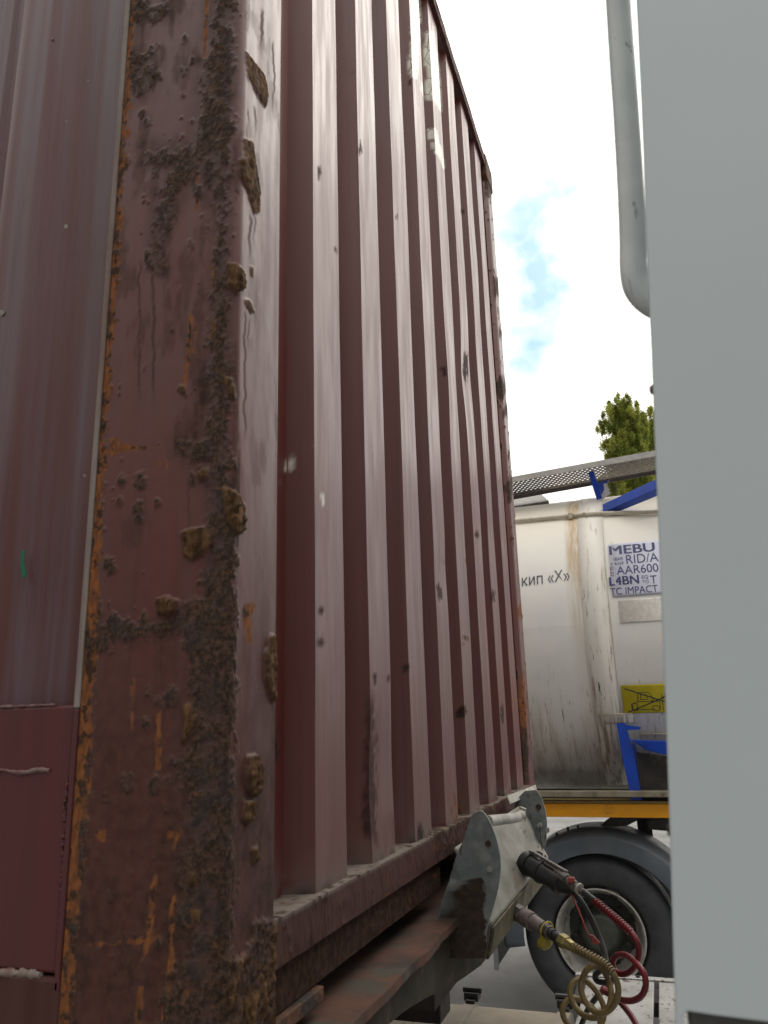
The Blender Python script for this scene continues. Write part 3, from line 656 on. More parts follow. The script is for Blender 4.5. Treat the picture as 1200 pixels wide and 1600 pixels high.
m = MB(); m.box(-CL, -.2165, -.0015, .07, ZB, 1.714); m.build('side_sill', M['rail'], CT, bevel=.004)
bead([(-.60+.016*i, .0015+.002*math.sin(i), 1.7155) for i in range(23)], .0045, M['seal'], .5, 8)
# green dash painted on the side
def decal_on_side(name, pts, mat, y=.0075):
    m = MB(); P = [aY(u, v, y) for u, v in pts]; m.prism(P, (0, .0008, 0)); return m.build(name, mat, CT)
decal_on_side('paint_mark', [(34, 858), (39, 862), (37, 878), (41, 897), (37, 904), (34, 900), (31, 880)], M['green'], .008)
for (u, v, r) in ((81, 60, 2.5), (138, 127, 3), (103, 354, 3.5), (2, 488, 5), (132, 743, 2.2), (104, 190, 1.6)):
    decal_on_side('chip', [(u+r*math.cos(q)*random.uniform(.6, 1.1), v+r*math.sin(q)*random.uniform(.6, 1.3)) for q in np.arange(0, 6.28, .8)], M['seal'], .007 if u < 90 else .0)
# rest of the shell
m = MB(); m.box(-CL, -.02, .02, 2.418, ZT-.03, ZT-.008); m.build('roof', M['roof'], CT)
m = MB(); m.box(-CL, -.10, .08, 2.36, 1.72, 1.75); m.build('floor', M['dark'], CT)
m = MB(); m.box(-CL, -.22, 2.40, 2.43, ZB, ZT-.02); m.build('side_wall', M['side'], CT)
m = MB(); m.box(-CL-.03, -CL, .0, 2.438, ZB, ZT); m.build('door_end', M['side'], CT)
m = MB(); m.box(-CL, -.18, .0, .06, ZT-.062, ZT-.004); m.build('top_side_rail', M['rail'], CT, bevel=.004)

# ================================================================== CONTAINER TRAILER (under the container)
TR = thing('container_trailer', (-.3, 1.22, 0), 'grimy dark gooseneck trailer front under the container, with rusty flange and grey crescent plates', 'trailer')
# top flange of the front cross member, ragged front edge
def flange():
    n = 120; ys = np.linspace(-.02, 2.35, n); x = .052+(fbm(ys*9, ys*0, 4, 4)-.5)*.016
    m = MB(); v = []; 
    for yy, xx in zip(ys, x): v += [(xx, yy, 1.600), (xx+.001, yy, 1.586), (-.42, yy, 1.600), (-.42, yy, 1.586)]
    f = []
    for i in range(n-1):
        a, b = 4*i, 4*i+4; f += [(a, b, b+2, a+2), (a, a+1, b+1, b), (a+1, a+3, b+3, b+1)]
    m.add(v, f); return m.build('top_flange', M['flange'], TR)
flange()
wb = [aX(u, v, .030) for u, v in ((608, 1600), (626, 1585), (644, 1572), (672, 1556), (700, 1544), (730, 1524), (752, 1508))]
ytop0, ytop1 = -.02, 2.35
pts = [np.array((.030, ytop0, 1.585))]+[np.array((.03, -.02, wb[0][2]+.05))]+[w for w in wb]+[np.array((.03, 2.35, wb[-1][2]-.02)), np.array((.03, ytop1, 1.585))]
m = MB(); m.prism(pts, (-.014, 0, 0)); m.build('front_web', M['web'], TR)
m = MB(); m.box(-.6, -.002, .136, .30, 1.618, 1.6375); m.build('corner_bolster', M['rust'], TR, bevel=.002)
m = MB(); m.box(-.9, .010, -.01, .131, 1.44, 1.632); m.build('corner_bolster', M['rust'], TR, bevel=.006)
m = MB(); m.box(-5.8, -.2, .70, .82, 1.15, 1.60); m.box(-5.8, -.2, 1.62, 1.74, 1.15, 1.60); m.build('frame_beam', M['dark'], TR, bevel=.006)
m = MB(); m.box(-.43, -.40, -.01, 2.36, 1.30, 1.585); m.build('rear_web', M['dark'], TR)
# crescent plates
def crescent(name, pts, yv, th, stain=None, label=None):
    P = [aY(u, v, yv) for u, v in pts]
    bm = bmesh.new(); vs = [bm.verts.new(p) for p in P]; bm.faces.new(vs)
    bmesh.ops.triangulate(bm, faces=bm.faces)
    for _ in range(7): 
        es = [e for e in bm.edges if e.calc_length() > .004]
        if es: bmesh.ops.subdivide_edges(bm, edges=es, cuts=1, use_grid_fill=False)
    bmesh.ops.triangulate(bm, faces=bm.faces)
    me = bpy.data.meshes.new(name); bm.to_mesh(me); bm.free()
    n = len(me.vertices); co = np.zeros(n*3, np.float32); me.vertices.foreach_get('co', co); co = co.reshape(-1, 3).astype(float)
    st = np.zeros(n)
    if stain is not None:
        a, b = px_of(co); nz = fbm(a/14, b/14, 3, 4)-.5; st = 1-sstep(-1.2, 1.2, sdpoly(a, b, stain)+nz*15)
    t = me.attributes.new('stain', 'FLOAT', 'POINT'); t.data.foreach_set('value', st.astype(np.float32))
    o = link(name, me, M['galv'], TR); md = o.modifiers.new('thick', 'SOLIDIFY'); md.thickness = th; md.offset = 0
    if label: o['label'] = label
    return o
def z4(L): return [(640+u*.21667, 1200+v*.21667) for u, v in L]
c1 = z4([(510, 305), (535, 318), (565, 355), (600, 430), (625, 500), (642, 570), (655, 640), (657, 710), (652, 790), (640, 870), (622, 940), (600, 1020), (575, 1100), (560, 1180), (555, 1300), (540, 1370), (210, 1370), (186, 1250), (180, 1130), (215, 1050), (235, 960), (255, 900), (285, 820), (310, 740), (330, 660), (352, 600), (390, 520), (410, 450), (430, 400), (445, 350), (460, 330)])
s1 = z4([(250, 1060), (300, 990), (290, 900), (345, 870), (380, 840), (420, 800), (470, 778), (510, 785), (535, 820), (530, 880), (545, 960), (555, 1050), (545, 1200), (600, 1400), (100, 1400), (160, 1140)])
crescent('crescent_plate', c1, .9, .007, s1, 'grey plate with a brown stained lower half')
c2 = [(820, 1236), (838, 1234), (846, 1246), (852, 1264), (855, 1286), (854, 1310), (850, 1332), (845, 1350), (838, 1368), (815, 1380), (800, 1340), (800, 1280), (806, 1250)]
crescent('crescent_plate', c2, 1.8, .007)
# holes and bolts on the plates
def disc(name, c, n, r, mat, parent, h=.004, k=16):
    m = MB(); c = np.array(c, float); n = np.array(n, float); m.lathe(c, c+n, [(0, r), (h, r*.96)], k); return m.build(name, mat, parent)
disc('bolt', aY(763, 1318, .896), (0, -1, 0), .0065, M['rust'], TR); disc('bolt', aY(765, 1358, .896), (0, -1, 0), .006, M['whitemetal'], TR)
disc('bolt', aY(841.5, 1261, 1.796), (0, -1, 0), .009, M['rust'], TR); disc('bolt', aY(843.5, 1289, 1.796), (0, -1, 0), .008, M['whitemetal'], TR, .008)
m = MB(); m.tube([aY(843.5, 1290, 1.785), aY(845, 1312, 1.77), aY(849, 1338, 1.765)], .0016, 6); m.build('tie_wire', M['black'], TR)
# scratched cream panel between the plates
A0, A1 = aX(768, 1290, .045), aX(833, 1250, .055)
tl = np.array((.045, .905, 1.735)); trr = np.array((.045, 1.795, 1.735)); bl = np.array((.118, .905, 1.585)); br = np.array((.118, 1.795, 1.580))
def skin(name, c, mat, nu=24, nv=40, amp=.003, th=.005, seed=2):
    u = np.linspace(0, 1, nu)[:, None, None]; v = np.linspace(0, 1, nv)[None, :, None]
    P = (c[0]*(1-v)+c[1]*v)*(1-u)+(c[2]*(1-v)+c[3]*v)*u
    P = P+np.array((1, 0, .5))*((fbm(u*3+seed, v*4, seed, 3)-.5)*amp*2)
    me = grid_mesh(name, P); o = link(name, me, mat, TR); 
    for p in me.polygons: p.use_smooth = True
    md = o.modifiers.new('thick', 'SOLIDIFY'); md.thickness = th; md.offset = 0; return o
skin('sloping_panel', (tl, trr, bl, br), M['cream'], amp=.005)['label'] = 'scratched cream panel between the crescent plates'
skin('lower_panel', (bl+(.001, 0, -.003), br+(.001, 0, -.003), bl+np.array((-.012, 0, -.062)), br+np.array((-.012, 0, -.062))), M['olive'], amp=.002)
# folded cap and bent handle
m = MB(); q = [aX(793, 1243, .03), aX(837, 1226, .035), aX(840, 1238, .05), aX(798, 1256, .045)]; m.prism(q, (-.004, 0, -.002)); m.build('folded_cap', M['whitemetal'], TR, bevel=.001)
m = MB(); m.tube([aX(762, 1283, .10), aX(778, 1281, .105), aX(796, 1279, .11), aX(808, 1277, .115), aX(815, 1271, .12), aX(817.5, 1262, .125)], .0085, 12, rfun=lambda t, i: .0125 if t < .82 else .009); m.build('bent_handle', M['whitemetal'], TR, smooth=60)
# far sub-frame, kingpin plate, landing legs
m = MB(); m.box(-.40, -.01, .9, 1.8, 1.42, 1.585); m.build('coupling_box', M['dark'], TR)

# ================================================================== HOSES AND CABLE (hang between tractor and trailer)
def P3(u, v, y): return aY(u, v, y)
def fit(m, p0, p1, prof, n=16): m.lathe(p0, p1, prof, n); return m
YW = 1.22
# electric cable with its plug
EC = thing('electric_cable', tuple(P3(845, 1362, 1.30)), 'thick black cable and lever-locked round plug, uppermost connector on the trailer front', 'cable')
s0, s1_ = P3(828, 1352, 1.38), P3(884, 1386, 1.30); D = (s1_-s0)/np.linalg.norm(s1_-s0); Ls = np.linalg.norm(s1_-s0)
m = MB(); m.lathe(s0, s1_, [(-.02, .030), (.002, .030), (.002, .026), (Ls*.30, .026), (Ls*.30, .0285), (Ls*.36, .0285), (Ls*.36, .025), (Ls*.80, .024), (Ls*.8, .027), (Ls*.9, .027), (Ls*.92, .020), (Ls*1.12, .013), (Ls*1.3, .0095)], 22); m.build('plug', M['black'], EC, smooth=35)
m = MB(); up = np.array((.25, 0, 1.0)); up = up-D*np.dot(up, D); up /= np.linalg.norm(up); side = np.cross(D, up)
b0 = s0+up*.034; m.bar(b0-D*.004, b0+D*(Ls*.95), .012, .007, up); m.bar(s0+D*.004-side*.032+up*.0, s0+D*.004-side*.03+up*.036, .006, .005, D); m.bar(s0+D*.018-side*.03-up*.006, s0+D*.018-side*.03+up*.036, .004, .004, D); m.bar(b0-D*.004-side*.033, b0-D*.004+side*.01, .006, .006, up)
m.bar(b0+D*Ls*.4+up*-.006, b0+D*Ls*.75-up*.008, .02, .004, up); m.build('lever_bracket', M['steelfit'], EC, bevel=.0012)
m = MB(); m.tube([P3(890, 1391, 1.29), P3(903, 1402, 1.28), P3(916, 1422, 1.28), P3(930, 1450, 1.30), P3(941, 1478, 1.34), P3(946, 1500, 1.38), P3(940, 1514, 1.42), P3(930, 1524, 1.45), P3(934, 1533, 1.45), P3(950, 1535, 1.43), P3(957, 1530, 1.42), P3(950, 1542, 1.45), P3(938, 1552, 1.5), P3(920, 1575, 1.55), P3(905, 1610, 1.6)], .0075, 10); m.build('cable', M['black'], EC, smooth=60)
m = MB(); m.tube([P3(893, 1398, 1.27), P3(905, 1425, 1.25), P3(918, 1458, 1.24), P3(925, 1468, 1.24)], .0022, 8); m.build('strap_cord', M['redtag'], EC, smooth=60)
m = MB(); tp = [P3(u, v, 1.235) for u, v in ((921, 1460), (927, 1462), (937, 1473), (935, 1477), (926, 1474))]; m.prism(tp, (0, .005, 0)); m.build('red_tab', M['redtag'], EC, bevel=.001)

# red coil hose
RH = thing('air_hose', tuple(P3(905, 1390, 1.22)), 'dark red coiled air hose with spring guard, looping over the tractor deck', 'hose', 'coiled air hoses between tractor and trailer')
r0, r1 = P3(880, 1371, 1.30), P3(912, 1395, 1.24); L1 = np.linalg.norm(r1-r0)
m = MB(); m.lathe(r0, r1, [(-.03, .010), (0, .012), (0, .0145), (.018, .0145), (.018, .011), (.03, .011)], 8); m.build('coupling', M['steelfit'], RH, smooth=25)
m = MB(); m.lathe(r0, r1, [(.03, .0125), (.048, .0135), (.052, .009), (L1*1.0, .0085)], 12); m.build('coupling_sleeve', M['pinkfit'], RH, smooth=25)
m = MB(); c = P3(893, 1375, 1.26); m.box(c[0]-.008, c[0]+.008, c[1]-.006, c[1]+.006, c[2]-.006, c[2]+.007); m.build('red_clip', M['redtag'], RH, bevel=.003)
m = MB(); c0, c1_ = P3(904, 1388, 1.245), P3(908, 1391, 1.24); m.lathe(c0, c1_, [(0, .0135), (.004, .0135)], 16); m.build('hose_clamp', M['whitemetal'], RH, smooth=25)
rp = [(912, 1394, 1.24), (930, 1408, 1.21), (950, 1425, 1.18), (968, 1440, 1.16), (986, 1457, 1.14), (997, 1477, 1.13), (997, 1498, 1.14), (988, 1515, 1.17), (975, 1522, 1.20), (962, 1518, 1.22), (957, 1505, 1.22), (964, 1493, 1.20), (979, 1493, 1.15), (994, 1505, 1.11), (1006, 1521, 1.09), (1009, 1539, 1.09), (1003, 1555, 1.10), (990, 1563, 1.13), (974, 1563, 1.17), (957, 1556, 1.22), (944, 1549, 1.26), (943, 1545, 1.28), (952, 1551, 1.27), (963, 1560, 1.24), (975, 1573, 1.20), (988, 1590, 1.15), (1000, 1612, 1.1)]
m = MB(); m.tube([P3(*q) for q in rp[:2]], .0082, 10); m.build('rubber_sleeve', M['black'], RH, smooth=60)
m = MB(); m.tube([P3(*q) for q in rp], .0068, 12); m.build('hose', M['redhose'], RH, smooth=60)
def spring(pts, R_, r, turns, mat, parent, name='spring_guard'):
    t = MB(); t.tube(pts, R_, 4, res=10); P = t.path; out = []
    N_ = turns*10
    d0 = None
    for i in range(N_+1):
        s = i/N_*(len(P)-1); k = min(int(s), len(P)-2); p = P[k]+(P[k+1]-P[k])*(s-k); d = P[k+1]-P[k]; d /= np.linalg.norm(d)
        if d0 is None: d0 = np.cross(d, (0, 0, 1))
        d0 = d0-d*np.dot(d0, d); d0 /= np.linalg.norm(d0); b = np.cross(d, d0); q = i/10*2*math.pi
        out.append(p+(d0*math.cos(q)+b*math.sin(q))*R_)
    m = MB(); m.tube(out, r, 6, smooth=False); return m.build(name, mat, parent, smooth=60)
spring([P3(*q) for q in rp[1:5]], .0084, .0016, 15, M['redhose'], RH)

# yellow coil hose
YH = thing('air_hose', tuple(P3(890, 1476, 1.05)), 'ochre yellow coiled air hose with spiral guard, lower connector beside the stained crescent plate', 'hose', 'coiled air hoses between tractor and trailer')
y0_, y1_ = P3(786, 1412, 1.24), P3(894, 1479, 1.10); DY = y1_-y0_; LY = np.linalg.norm(DY); dy = DY/LY
def seg(name, t0, t1, prof, mat, n=14, sm=25): 
    m = MB(); m.lathe(y0_+DY*t0, y0_+DY*t1, [(p*LY*(t1-t0), r) for p, r in prof], n); return m.build(name, mat, YH, smooth=sm)
seg('inlet_stub', 0, .18, [(0, .012), (1, .012)], M['black'])
seg('hex_nut', .18, .30, [(0, .017), (.08, .0195), (.92, .0195), (1, .017)], M['steelfit'], 6, 20)
seg('valve_body', .30, .60, [(0, .015), (.1, .015), (.12, .0205), (.5, .021), (.52, .018), (.92, .0165), (1, .014)], M['pinkfit'], 16)
seg('hex_nut', .61, .70, [(0, .0145), (.08, .016), (.92, .016), (1, .0145)], M['steelfit'], 6, 20)
seg('threaded_neck', .70, .84, [(0, .011), (.2, .011), (.22, .013), (.4, .013), (.42, .010), (.6, .010), (.62, .013), (1, .012)], M['black'])
seg('brass_nut', .84, .93, [(0, .014), (.1, .0155), (.9, .0155), (1, .014)], M['brassy'], 6, 20)
seg('brass_ferrule', .93, 1.0, [(0, .012), (.5, .012), (1, .010)], M['brassy'], 6, 20)
rc = y0_+DY*.655; aa = np.cross(dy, (0, 0, 1)); aa /= np.linalg.norm(aa); bb = np.cross(aa, dy)
m = MB(); m.tube([rc+(aa*math.cos(q)+bb*math.sin(q))*.0195 for q in np.linspace(0, 2*math.pi, 20)], .0022, 6, res=2); m.build('yellow_ring', M['yellowtag'], YH, smooth=60)
tc_ = rc-np.array((0, 0, .026)); m = MB()
m.lathe(tc_+(-.004, .004, -.002), tc_+(.02, -.016, -.02), [(-.012, .017), (-.010, .0185), (.004, .016), (.010, .007), (.010, .003)], 16); m.bar(rc-np.array((.002, 0, .014)), tc_+(0, 0, .004), .006, .004); m.build('dust_cap', M['yellowtag'], YH, smooth=40)
yp = [(894, 1479), (905, 1485), (920, 1493), (935, 1501), (947, 1509), (957, 1520), (964, 1534), (966, 1552), (958, 1572), (942, 1583), (925, 1578), (912, 1560), (908, 1540), (914, 1520), (926, 1510), (938, 1512)]
zz = [1.10, 1.09, 1.08, 1.07, 1.06, 1.05, 1.05, 1.05, 1.06, 1.07, 1.09, 1.10, 1.11, 1.12, 1.12, 1.125]
yp = [(u, v, z) for (u, v), z in zip(yp, zz)]
yp += [(950, 1530, 1.14), (955, 1555, 1.13), (948, 1580, 1.12), (930, 1590, 1.12), (912, 1586, 1.13), (898, 1572, 1.15), (891, 1552, 1.16), (895, 1536, 1.17), (908, 1530, 1.18), (922, 1538, 1.19), (936, 1556, 1.19), (944, 1580, 1.18), (936, 1604, 1.17), (910, 1610, 1.17), (886, 1598, 1.18), (879, 1580, 1.19), (884, 1565, 1.2), (897, 1560, 1.21), (915, 1566, 1.22), (930, 1580, 1.22), (938, 1600, 1.22), (930, 1625, 1.22)]
m = MB(); m.tube([P3(*q) for q in yp], .0068, 12, rfun=lambda t, i: .0066); m.build('hose', M['yellowhose'], YH, smooth=60)
spring([P3(*q) for q in yp[:6]], .0088, .0021, 15, M['yellowhose'], YH)

# ================================================================== TRACTOR UNIT (white cab, side fairing, deck, tank)
TU = thing('tractor_unit', (1.6, 1.05, 0), 'white lorry tractor whose tall flat side fairing fills the right of the view', 'lorry')
YF = -.30
edge = [aY(u, v, YF) for u, v in ((1055, 1562), (1052, 1480), (1047, 1300), (1041, 1120), (1034, 950), (1028, 800), (1022, 650), (1017, 520), (1010, 380), (1004, 200), (999, 80), (995, 0))]
dz = edge[-1]-edge[0]
topx = edge[-1][0]+(4.0-edge[-1][2])*.01
outl = [(1.75, aY(1200, 1597, YF)[2]-.02)]+[(q[0], q[2]) for q in (aY(1200, 1598, YF), aY(1120, 1588, YF), aY(1074, 1581, YF), aY(1068, 1590, YF), aY(1064, 1640, YF), aY(1057, 1640, YF))]+[(e[0], e[2]) for e in edge[1:]]+[(.60, 3.4), (.72, 3.7), (1.75, 3.9)]
m = MB(); m.prism([(x, YF, z) for x, z in outl], (0, .030, 0)); m.build('side_fairing', M['fairing'], TU, bevel=.004)
m = MB(); m.box(edge[0][0]+.006, 1.74, YF+.006, YF+.024, edge[0][2]-.09, edge[0][2]+.01); m.build('rubber_skirt', M['trim'], TU, bevel=.003)
for (u, v, r) in ((1019, 606, .0040), (1047, 1296, .0034), (1048, 1302, .003)):
    p = aY(u, v, YF+.012); m = MB(); m.lathe(p+(0, .004, 0), p+(-1, .004, 0), [(-.004, r), (0, r), (.002, r*.6)], 10); m.build('edge_clip', M['seal'] if v < 700 else M['flange'], TU, smooth=40)
# grab rail
gr = [(955, -240), (960, -120), (966, 0), (972, 90), (979, 190), (985, 290), (988.5, 370), (989.5, 420), (995, 448), (1010, 468), (1030, 480), (1060, 492)]
m = MB(); m.tube([aY(u, v, YF+.055) for u, v in gr], .0112, 18, res=8); m.build('grab_rail', M['grab'], TU, smooth=60)
# cab body behind the fairing
def cab():
    m = MB()
    m.prism([(1.40, -.26, 1.05), (1.40, -.26, 3.55), (1.6, -.26, 3.8), (2.6, -.26, 3.7), (3.1, -.26, 2.4), (3.15, -.26, .45), (2.2, -.26, .45), (2.2, -.26, 1.05)], (0, 2.34, 0)); return m.build('cab_body', M['fairing'], TU, bevel=.04)
cab()
# catwalk deck: separate planks with dark gaps and an upturned far lip
def zpt(u, v, z=1.0): return aZ(u, v, z)
dfar = zpt(940, 1524)[1]
ZD = 1.0
fe0, fe1 = zpt(925, 1520), zpt(1058, 1536)
xg = zpt(1024, 1560)[0]; xg2 = zpt(978, 1560)[0]
ylip = (fe0[1]+fe1[1])/2
m = MB()
x = xg; w_ = .27
planks = [(xg+.012+i*w_, xg+.012+(i+1)*w_-.018) for i in range(0, 4)]+[(xg-.006-w_+.018, xg-.006)]
for (xa, xb) in planks: m.box(xa, xb, .5, ylip-.030, ZD-.02, ZD)
m.build('deck_planks', M['deck'], TU, bevel=.004)
m = MB(); m.box(planks[-1][0]-.05, planks[3][1], ylip-.022, ylip+.018, ZD-.03, ZD+.004); m.build('deck_lip', M['deck'], TU, bevel=.003)
m = MB(); m.box(planks[-1][0]-.04, 2.2, .55, .65, .80, ZD-.022); m.box(planks[-1][0]-.04, 2.2, 1.4, 1.5, .80, ZD-.022); m.box(planks[-1][0]-.04, 2.2, ylip-.2, ylip-.03, .93, ZD-.022); m.build('deck_bearer', M['dark'], TU)
for u, v in ((997, 1530), (955, 1526)):
    p = zpt(u, v); m = MB(); m.lathe((p[0], ylip-.002, ZD+.003), (p[0], ylip-.002, ZD+1), [(0, .010), (.006, .008)], 8); m.build('deck_bolt', M['black'], TU)
# tractor chassis rails and beige fuel tank with straps
m = MB(); m.box(-1.6, 3.0, .70, .78, .72, .94); m.box(-1.6, 3.0, 1.50, 1.58, .72, .94); m.build('chassis_rail', M['dark'], TU, bevel=.01)
def fuel_tank():
    p0, p1 = zpt(660, 1541, 1.0), zpt(880, 1574, 1.0); yb = (p0[1]+p1[1])/2+.02
    x0, x1 = p0[0]-.55, planks[-1][0]-.06; n = 14; prof = []
    r = .16
    for cx, cz, q0 in ((yb-r, 1.0-r, 0), (1.62+r, 1.0-r, 90), (1.62+r, .46+r, 180), (yb-r, .46+r, 270)):
        for i in range(n+1):
            q = math.radians(q0+90*i/n); prof.append((cx+r*math.cos(q), cz+r*math.sin(q)))
    m = MB(); m.prism([(x0, a, b) for a, b in prof], (x1-x0, 0, 0)); o = m.build('fuel_tank', M['beige'], TU, smooth=30)
    for xs in (zpt(720, 1575)[0], zpt(868, 1590)[0]):
        m = MB(); ro = r+.004
        pr = [(a+(.004 if a > yb-r else (-.004 if a < 1.62+r else 0)), b+(.004 if b > 1-r else (-.004 if b < .46+r else 0))) for a, b in prof]
        m.prism([(xs, a, b) for a, b in pr], (.045, 0, 0)); m.build('tank_strap', M['beige'], TU, smooth=30)
        m = MB(); m.box(xs-.004, xs+.05, yb-.10, yb-.055, 1.003, 1.03); m.box(xs+.006, xs+.04, yb-.12, yb-.04, 1.0, 1.012); m.lathe((xs-.01, yb-.078, 1.035), (xs+.06, yb-.078, 1.035), [(0, .011), (.07, .011)], 8); m.build('strap_buckle', M['black'], TU, bevel=.002)
fuel_tank()

# ================================================================== TANK CONTAINER
YC, ZC, RT = 6.1, 2.64, 1.2
TK = thing('tank_container', (-2, YC, 1.43), 'grimy cream-white cylindrical tank container with blue frame and lettered placards', 'tank')
TX0, TX1 = -4.6, 1.15
def cyl_pt(x, ang, r=RT): return np.array((x, YC-math.cos(ang)*r, ZC+math.sin(ang)*r))    # ang 0 = side towards us
def cyl_hit(u, v, r=RT):
    d = ray(u, v); o = CAM-np.array((0, YC, ZC)); A_ = d[1]**2+d[2]**2; B_ = 2*(o[1]*d[1]+o[2]*d[2]); C_ = o[1]**2+o[2]**2-r*r
    t = (-B_-math.sqrt(max(B_*B_-4*A_*C_, 0)))/2/A_; p = CAM+t*d
    return p[0], math.atan2(p[2]-ZC, -(p[1]-YC))
def tank():
    n = 128; xs = [TX0-.28, TX0-.26, TX0-.18, TX0-.06, TX0]+list(np.linspace(TX0, TX1, 90)[1:-1])+[TX1, TX1+.06, TX1+.18, TX1+.26, TX1+.28]
    rs = [.02, .5, .92, 1.15, RT]+[RT]*88+[RT, 1.15, .92, .5, .02]
    q = np.linspace(0, 2*math.pi, n+1); X, Q = np.meshgrid(xs, q, indexing='ij'); Rr = np.meshgrid(rs, q, indexing='ij')[0]
    Rr = Rr+(fbm(X*3, Q*2.5, 4, 3)-.5)*.006*(Rr >= RT-.001)
    P = np.stack([X, YC-np.cos(Q)*Rr, ZC+np.sin(Q)*Rr], -1); me = grid_mesh('tank_shell', P[:, ::-1]); o = link('tank_shell', me, M['tank'], TK)
    for p in me.polygons: p.use_smooth = True
tank()
def band(name, x0, x1, a0, a1, r, mat, n=60, th=.006, label=None, parent=None):
    q = np.linspace(a0, a1, n); P = np.array([[cyl_pt(x, a, r) for x in (x0, x1)] for a in q]); me = grid_mesh(name, P); o = link(name, me, mat, parent or TK)
    for p in me.polygons: p.use_smooth = True
    md = o.modifiers.new('thick', 'SOLIDIFY'); md.thickness = th; md.offset = 0
    if label: o['label'] = label
    return o
band('cladding_strap', .062, .245, -1.25, 1.45, RT+.004, M['strap'])
# drainage pipe along the shoulder with clamps
pp = [cyl_hit(u, v, RT+.02) for u, v in ((805, 814), (860, 809), (913, 804), (960, 802), (1022, 800))]
ang = [a for _, a in pp]
P_ = [cyl_pt(x, a, RT+.022) for x, a in pp]; d0 = (P_[1]-P_[0]); P_ = [P_[0]-d0*8, P_[0]-d0*3]+P_+[P_[-1]+np.array((.5, 0, 0))]
m = MB(); m.tube(P_, .016, 12); m.build('drain_pipe', M['pipe'], TK, smooth=60)
for u, v in ((891, 806),):
    x, a = cyl_hit(u, v, RT+.02); m = MB(); c = cyl_pt(x, a, RT+.02); m.box(c[0]-.014, c[0]+.014, c[1]-.024, c[1]+.03, c[2]-.026, c[2]+.022); m.build('pipe_clamp', M['pipe'], TK, bevel=.004)
for (x, a0_, a1_, w) in ((.30, .2, .55, .004), (.245, -.8, 1.0, .004), (.062, -.8, 1.0, .003)):
    band('cladding_seam', x, x+w, a0_, a1_, RT+.0085, M['ink'] if w < .004 and False else M['ghost'], 40, .003)
# thin ledges of the lower cladding
for (u0, u1, v) in ((940, 987, 1114.5), (1000, 1060, 1145)):
    x0, a = cyl_hit(u0, v); x1, _ = cyl_hit(u1, v); band('cladding_ledge', x0, x1, a-.004, a+.003, RT+.014, M['pipe'], 3, .012)
x0, a = cyl_hit(942, 1116); x1, a2 = cyl_hit(992, 1128); band('cladding_collar', x0, x1, a2, a, RT+.010, M['strap'], 6, .008)
# walkway: perforated plank seen from beneath, light front lip
def walkway():
    w0, w1 = aY(806, 752, 5.38), aY(1040, 709, 5.38)
    d = (w1-w0)/np.linalg.norm(w1-w0); p0 = w0-d*3.0; Lw = 5.0; wid = .42; back = np.array((0, 1, 0.0))
    up = np.cross(d, back); up = up/np.linalg.norm(up)*(1 if np.cross(d, back)[2] > 0 else -1)
    cell = .040; nx = int(Lw/cell); ny = int(wid/cell); m = MB()
    v = []; f = []
    for i in range(nx):
        for j in range(ny):
            o = p0+d*(cell*(i+(.5 if j % 2 else 0)))+back*(cell*j); b = len(v)
            c_ = [(0, 0), (cell, 0), (cell, cell), (0, cell)]; h = [(.5, .26), (.76, .5), (.5, .74), (.24, .5)]
            for a_, bq in c_: v.append(o+d*a_+back*bq)
            for a_, bq in h: v.append(o+d*a_*cell+back*bq*cell-up*.004)
            f += [(b, b+1, b+4), (b+1, b+5, b+4), (b+1, b+2, b+5), (b+2, b+6, b+5), (b+2, b+3, b+6), (b+3, b+7, b+6), (b+3, b, b+7), (b, b+4, b+7)]
    m.add(v, f); m.build('walkway_grating', M['grating'], TK, fix=False)
    m = MB(); m.bar(p0-back*.008+up*.018, p0+d*Lw-back*.008+up*.018, .008, .046, up); m.build('walkway_lip', M['lip'], TK)
    m = MB(); m.bar(p0+back*(wid+.006)+up*.0, p0+d*Lw+back*(wid+.006)+up*.0, .010, .055, up); m.build('walkway_back_rail', M['dark'], TK)
    # cross walkway resting over the top of the tank, left end
    c0 = aY(856, 785, 5.7)
    m = MB(); m.prism([aY(700, 812, 5.72), aY(858, 787, 5.72), aY(846, 776, 6.2), aY(700, 800, 6.2)], (0, 0, .025)); m.build('cross_walkway', M['grating'], TK)
walkway()
# blue frame: struts, saddle, end frame
def bar(name, a, b, w, h, mat=None, up=(0, 0, 1), parent=None, **k): m = MB(); m.bar(a, b, w, h, up, **k); return m.build(name, mat or M['blue'], parent or TK, bevel=.003)
bar('walkway_strut', aY(923, 737, 5.45), aY(937, 780, 5.52), .030, .045, up=(1, 0, 0))
m = MB(); m.prism([aY(928, 757, 5.50), aY(952, 750, 5.6), aY(940, 772, 5.54)], (0, .012, 0)); m.build('strut_gusset', M['blue'], TK)
m = MB(); m.prism([aY(934, 757, 5.56), aY(948, 755, 5.56), aY(953, 770, 5.56), aY(940, 780, 5.56)], (0, .03, 0)); m.build('strut_bracket', M['ghost'], TK)
b0 = aY(946, 797, 5.34); b1 = aY(1040, 756, 5.05)
bar('diagonal_brace', b0, b1+(b1-b0)*.35, .07, .075, up=(0, .3, 1), w1=.10, h1=.085)
